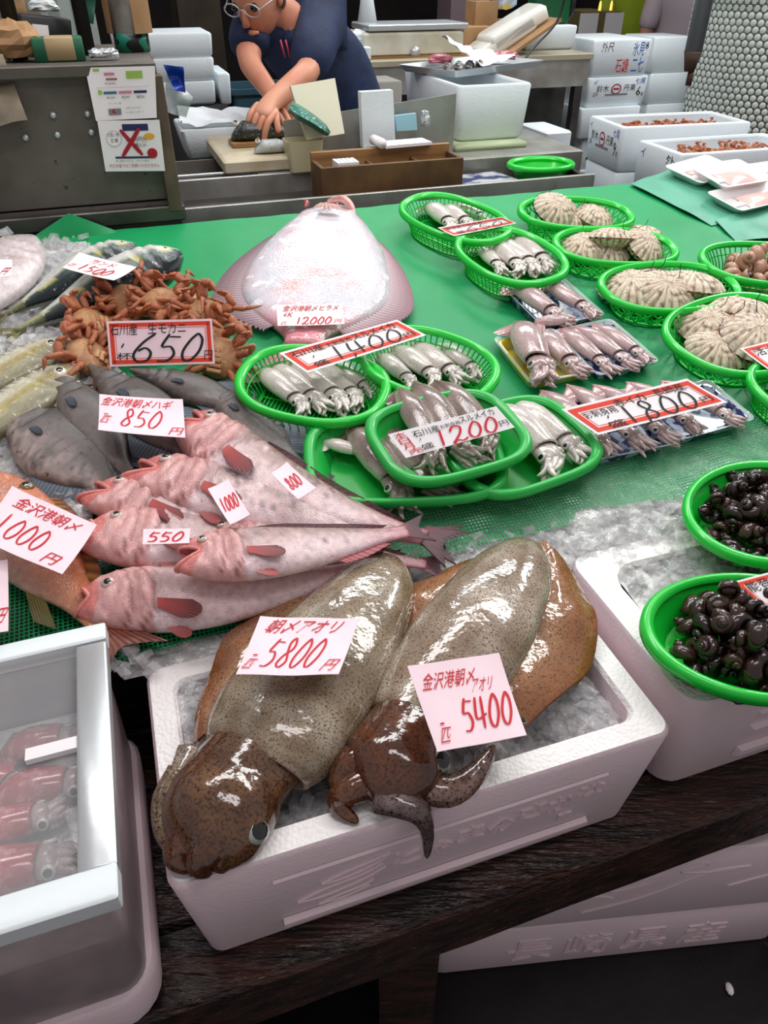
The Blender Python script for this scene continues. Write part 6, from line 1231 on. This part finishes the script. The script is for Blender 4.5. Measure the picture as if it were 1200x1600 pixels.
def hand(b, w_, k, dirn, nrm, side, curl=.6, s=1):                        # palm from wrist w_ to knuckles k, fingers bend towards -nrm
    d = V(dirn).normalized(); n = V(nrm).normalized(); t = d.cross(n).normalized()
    for i in range(4):
        p = V(k)+t*((i-1.5)*.020*s); l = (.072, .082, .078, .06)[i]*s; pts = [(p-d*.05*s, .011*s), (p, .0105*s)]; dd = d.copy()
        for j in range(3): dd = (dd-n*curl).normalized(); p = p+dd*l/3*1.25; pts.append((p, (.0095, .0088, .0075)[j]*s))
        b.add(*skin([(pts, None)], 1))
    p = V(w_).lerp(V(k), .35)+t*side*.03*s; pts = [(V(w_).lerp(V(k), .25), .013*s), (p, .0125*s)]
    for j in range(2): p = p+(d*.8+t*side*.5-n*.5*(j+.4)).normalized()*.032*s; pts.append((p, .0105*s))
    b.add(*skin([(pts, None)], 1))
FM = thing('person', 'fishmonger in navy polo shirt and glasses bending over a fish on the cutting board', 'person', TW(.98, 3.1, 0))
hipc, chest, neck, hd = TW(.97, 3.12, .93), TW(.80, 3.0, 1.24), TW(.70, 2.94, 1.37), ON(402, -8, 2.86)
lsh, lel, lwr, lha = ON(502, 32, 2.9), ON(482, 112, 2.70), ON(424, 160, 2.60), ON(405, 184, 2.55)
rsh, rel, rwr, rha = ON(392, 30, 2.93), ON(388, 98, 2.82), ON(424, 146, 2.70), ON(448, 172, 2.62)
kn = [TW(.86, 3.05, .5), TW(1.08, 3.1, .5)]; ft = [TW(.86, 3.12, .05), TW(1.08, 3.18, .05)]
b = MB()
b.add(*skin([([(hipc, (.15, .11)), (hipc.lerp(chest, .5), (.13, .10)), (chest, (.15, .11)), (neck, .055), (hd, .06)], None), ([(lsh, .06), (lel, .041), (lwr.lerp(lel, .5), .038), (lwr, .031), (lha, (.04, .02))], 2), ([(rsh, .06), (rel, .041), (rwr, .031), (rha, (.04, .02))], 2), ([(kn[0], .07), (ft[0], .045)], 0), ([(kn[1], .07), (ft[1], .045)], 0)], 2))
hm = head(b, hd, (-.35, -.75, -.45)); hand(b, lwr, lha, (lha-lwr)+V((-.02, -.02, -.02)), (-.1, -.75, .65), -1, .75, 1.05); hand(b, rwr, rha, rha-rwr, (0, -.6, .8), 1, .6)
b.build('body', M_skin, FM, True, None, True)
b = MB(); b.add(*skin([([(hipc+Z*.02, (.175, .135)), (hipc.lerp(chest, .5), (.165, .128)), (chest, (.18, .135)), (chest.lerp(neck, .7), (.10, .085))], None), ([(lsh, .088), (lsh.lerp(lel, .5), .08), (lel.lerp(lwr, .06), .076)], 2), ([(rsh, .085), (rsh.lerp(rel, .5), .075), (rsh.lerp(rel, .8), .07)], 2)], 2)); sh_ = b.build('polo_shirt', M_navy, FM, True, None, True)
b = MB(); b.tube(cr([neck+V(p) for p in ((-.09, -.03, -.02), (-.04, -.1, -.03), (.05, -.09, -.01), (.1, 0, .02))], 6), .016, 6, None, 1.8); b.build('collar', M_navy, sh_, True, None, True)
b = MB(); b.add(*skin([([(hipc+Z*.01, (.185, .15)), (hipc-Z*.12, (.19, .15))], None), ([(kn[0], .095), (ft[0], .07)], 1), ([(kn[1], .095), (ft[1], .07)], 1)], 2)); b.build('trousers', M_navy2, FM, True, None, True)
for q in ft: b = MB(); b.box((0, 0, 0), (.05, .13, .05), None, Matrix.Translation(q+V((0, -.05, 0))), .03); b.build('boot', M_black, FM, True, None, True)
g = MB(); g.ball((0, 0, 0), .1, None, 18, 12); g.v = [hm @ V((p.x*.88, p.y*1.0-.006, p.z*1.22+.012)) for p in g.v]; hh = MB(); hf = [f for f in g.f if len(f) == 4 and (lambda c: (c.z > .045 and c.y < .085) or (c.y < -.01 and c.z > -.04))(sum((hm.inverted() @ g.v[i] for i in f), V())/4)]
hh.add(g.v, hf); hh.build('hair', M_hair, FM, True, None, True)
b = MB()
for sg in (-1, 1): b.tube([hm @ V((sg*.037+.028*cos(t), .102+.0*sin(t), .012+.02*sin(t))) for t in [2*pi*i/14 for i in range(15)]], .0022, 5); b.tube([hm @ V(p) for p in ((sg*.064, .1, .015), (sg*.085, .04, .012), (sg*.085, -.02, .005))], .002, 5)
b.tube([hm @ V((-.01, .104, .014)), hm @ V((.01, .104, .014))], .002, 5); b.build('glasses', M_alu, FM, True, None, True)
for sg in (-1, 1): e = MB(); e.ball(hm @ V((sg*.035, .084, .012)), .013, None, 8, 6); e.build('eye', M_eye, FM, True, None, True)
b = MB()
for i, x in enumerate((0, .018)): p = ON(438+i*8, 62, 2.82); b.tube([p, p-Z*.05+V((.012, 0, 0))], .0035, 6)
b.build('pen', mat('pen', (190, 60, 90), .4), sh_, True, None, True)
def bystander(lab, x, v, shirt, trous, fac, dz=0):
    p = UV(ON(x, 20, v)); o = TW(p[0], v, 0); ps = thing('person', lab, 'person', o); s = E1*1.0
    sk = MB(); A = lambda a, z, f=0: o+s*a+V(fac)*f+Z*(z+dz)
    sk.add(*skin([([(A(0, .95), (.14, .1)), (A(0, 1.2), (.14, .1)), (A(0, 1.38), (.13, .09)), (A(0, 1.5), .05), (A(0, 1.6), .06)], None), ([(A(.19, 1.38), .055), (A(.24, 1.1), .045), (A(.22, .88, .08), .032), (A(.22, .80, .1), (.035, .02))], 2), ([(A(-.19, 1.38), .055), (A(-.24, 1.1), .045), (A(-.22, .88, .08), .032), (A(-.22, .8, .1), (.035, .02))], 2), ([(A(.09, .5), .07), (A(.09, .06), .05)], 0), ([(A(-.09, .5), .07), (A(-.09, .06), .05)], 0)], 2))
    hm = head(sk, A(0, 1.64), fac)
    for a in (.22, -.22): hand(sk, A(a, .86, .08), A(a, .78, .1), (0, 0, -1), fac, 1 if a > 0 else -1, .3)
    sk.build('body', M_skin, ps, True, None, True)
    b = MB(); b.add(*skin([([(A(0, .9), (.17, .125)), (A(0, 1.2), (.165, .12)), (A(0, 1.38), (.16, .11)), (A(0, 1.46), (.08, .07))], None), ([(A(.19, 1.38), .075), (A(.23, 1.15), .068)], 2), ([(A(-.19, 1.38), .075), (A(-.23, 1.15), .068)], 2)], 2)); b.build('shirt', shirt, ps, True, None, True)
    b = MB(); b.add(*skin([([(A(0, .95), (.16, .12)), (A(0, .86), (.165, .125))], None), ([(A(.09, .5), .085), (A(.09, .06), .06)], 1), ([(A(-.09, .5), .085), (A(-.09, .06), .06)], 1)], 2)); b.build('trousers', trous, ps, True, None, True)
    for a in (.09, -.09): q = MB(); q.box((0, 0, 0), (.045, .12, .04), None, Matrix.Translation(A(a, .04-dz, .04)), .03); q.build('shoe', M_black, ps, True, None, True)
    g = MB(); g.ball((0, 0, 0), .1, None, 14, 10); g.v = [hm @ V((p.x*.88, p.y*1.0-.006, p.z*1.22+.012)) for p in g.v]; h2 = MB(); h2.add(g.v, [f for f in g.f if len(f) == 4 and (lambda c: (c.z > .045 and c.y < .085) or (c.y < -.01 and c.z > -.04))(sum((hm.inverted() @ g.v[i] for i in f), V())/4)]); h2.build('hair', M_hair, ps, True, None, True)
bystander('person in bright green shirt standing far behind the stacked boxes', 985, 5.6, mat('lime_shirt', (170, 196, 50), .7, bump=.3, bs=12), M_black, (-.3, -1, 0))
bystander('person in pale lilac shirt with back turned far behind the boxes', 1058, 5.2, mat('lilac_shirt', (214, 198, 206), .7, bump=.3, bs=12), mat('dark_trousers', (40, 40, 50), .7), (.2, 1, 0))
# far stall pieces
u, v, z, hu, hv, hz = pbox(910, 966, 18, 62, 5.2, .4); SD = thing('display_stand', 'lit stall stand with white sheets far behind the stacked boxes', 'stand', tw_m(u, v, 0))
MB().box((0, 0, (z+hz)/2), (hu, hv, (z+hz)/2)).build('body', mat('tan_stall', (120, 108, 70), .6), SD, False); MB().box((-hu*.7, -hv-.004, z), (.07, .003, hz*.9)).build('white_sheet', M_paper, SD, False); MB().box((hu*.7, -hv-.004, z), (.07, .003, hz*.9)).build('white_sheet', M_paper, SD, False)
for i, (x, y) in enumerate(((938, 8), (955, 10))):
    p = ON(x, y, 5.3); b = MB(); b.tube([V((0, 0, 0)), V((0, 0, .035)), V((0, 0, .055))], [.009, .008, .004], 10); o = b.build('lit_bottle', mat('amber_light', (255, 200, 90), .3, em=1.6), None, True, Matrix.Translation((p.x, p.y, z+hz))); tag(o, ['glowing amber lamp at the left on the far stall stand', 'glowing amber lamp beside the green shirt on the far stall stand'][i], 'lamp')
u, v, z, hu, hv, hz = pbox(278, 345, -30, 60, 4.9, .4); one(tb(MB(), u, v, 1.0, hu, hv, 1.0), 'storage_cupboard', mat('brown_cupboard', (70, 58, 44), .6, c2=(48, 40, 32), ns=5), 'brown cupboard in the dim back behind the white boxes', 'cupboard', smooth=False)
u, v, z, hu, hv, hz = pbox(500, 524, -40, 90, 4.4, .2); one(tb(MB(), u, v, 1.2, hu, hv, 1.2), 'pale_post', mat('tiled_post', (196, 198, 194), .5, c2=(170, 172, 170), ns=30), 'pale post behind the fishmonger\'s back', 'post', smooth=False)
u, v, z, hu, hv, hz = pbox(705, 740, -40, 40, 4.6, .2); one(tb(MB(), u, v, 1.2, hu, hv, 1.2), 'mauve_post', mat('mauve_post', (110, 92, 98), .6), 'mauve grey post at the back beside the cartons', 'post', smooth=False)
u, v, z, hu, hv, hz = pbox(1000, 1030, -60, 60, 6.0, .2); one(tb(MB(), u, v, 1.1, hu*2.2, hv, 1.1), 'yellow_screen', mat('yellow_screen', (150, 128, 60), .6, c2=(110, 94, 50), ns=6), 'yellow brown screen between the two far people', 'screen', smooth=False)
b = MB(); b.tube(cr([ON(890, -40, 3.3), ON(872, 30, 3.3), ON(838, 70, 3.25), ON(820, 92, 3.2)], 8), .005, 6); one(b, 'cable', M_black, 'thin black cable hanging in front of the wrapped foam packs', 'cable')
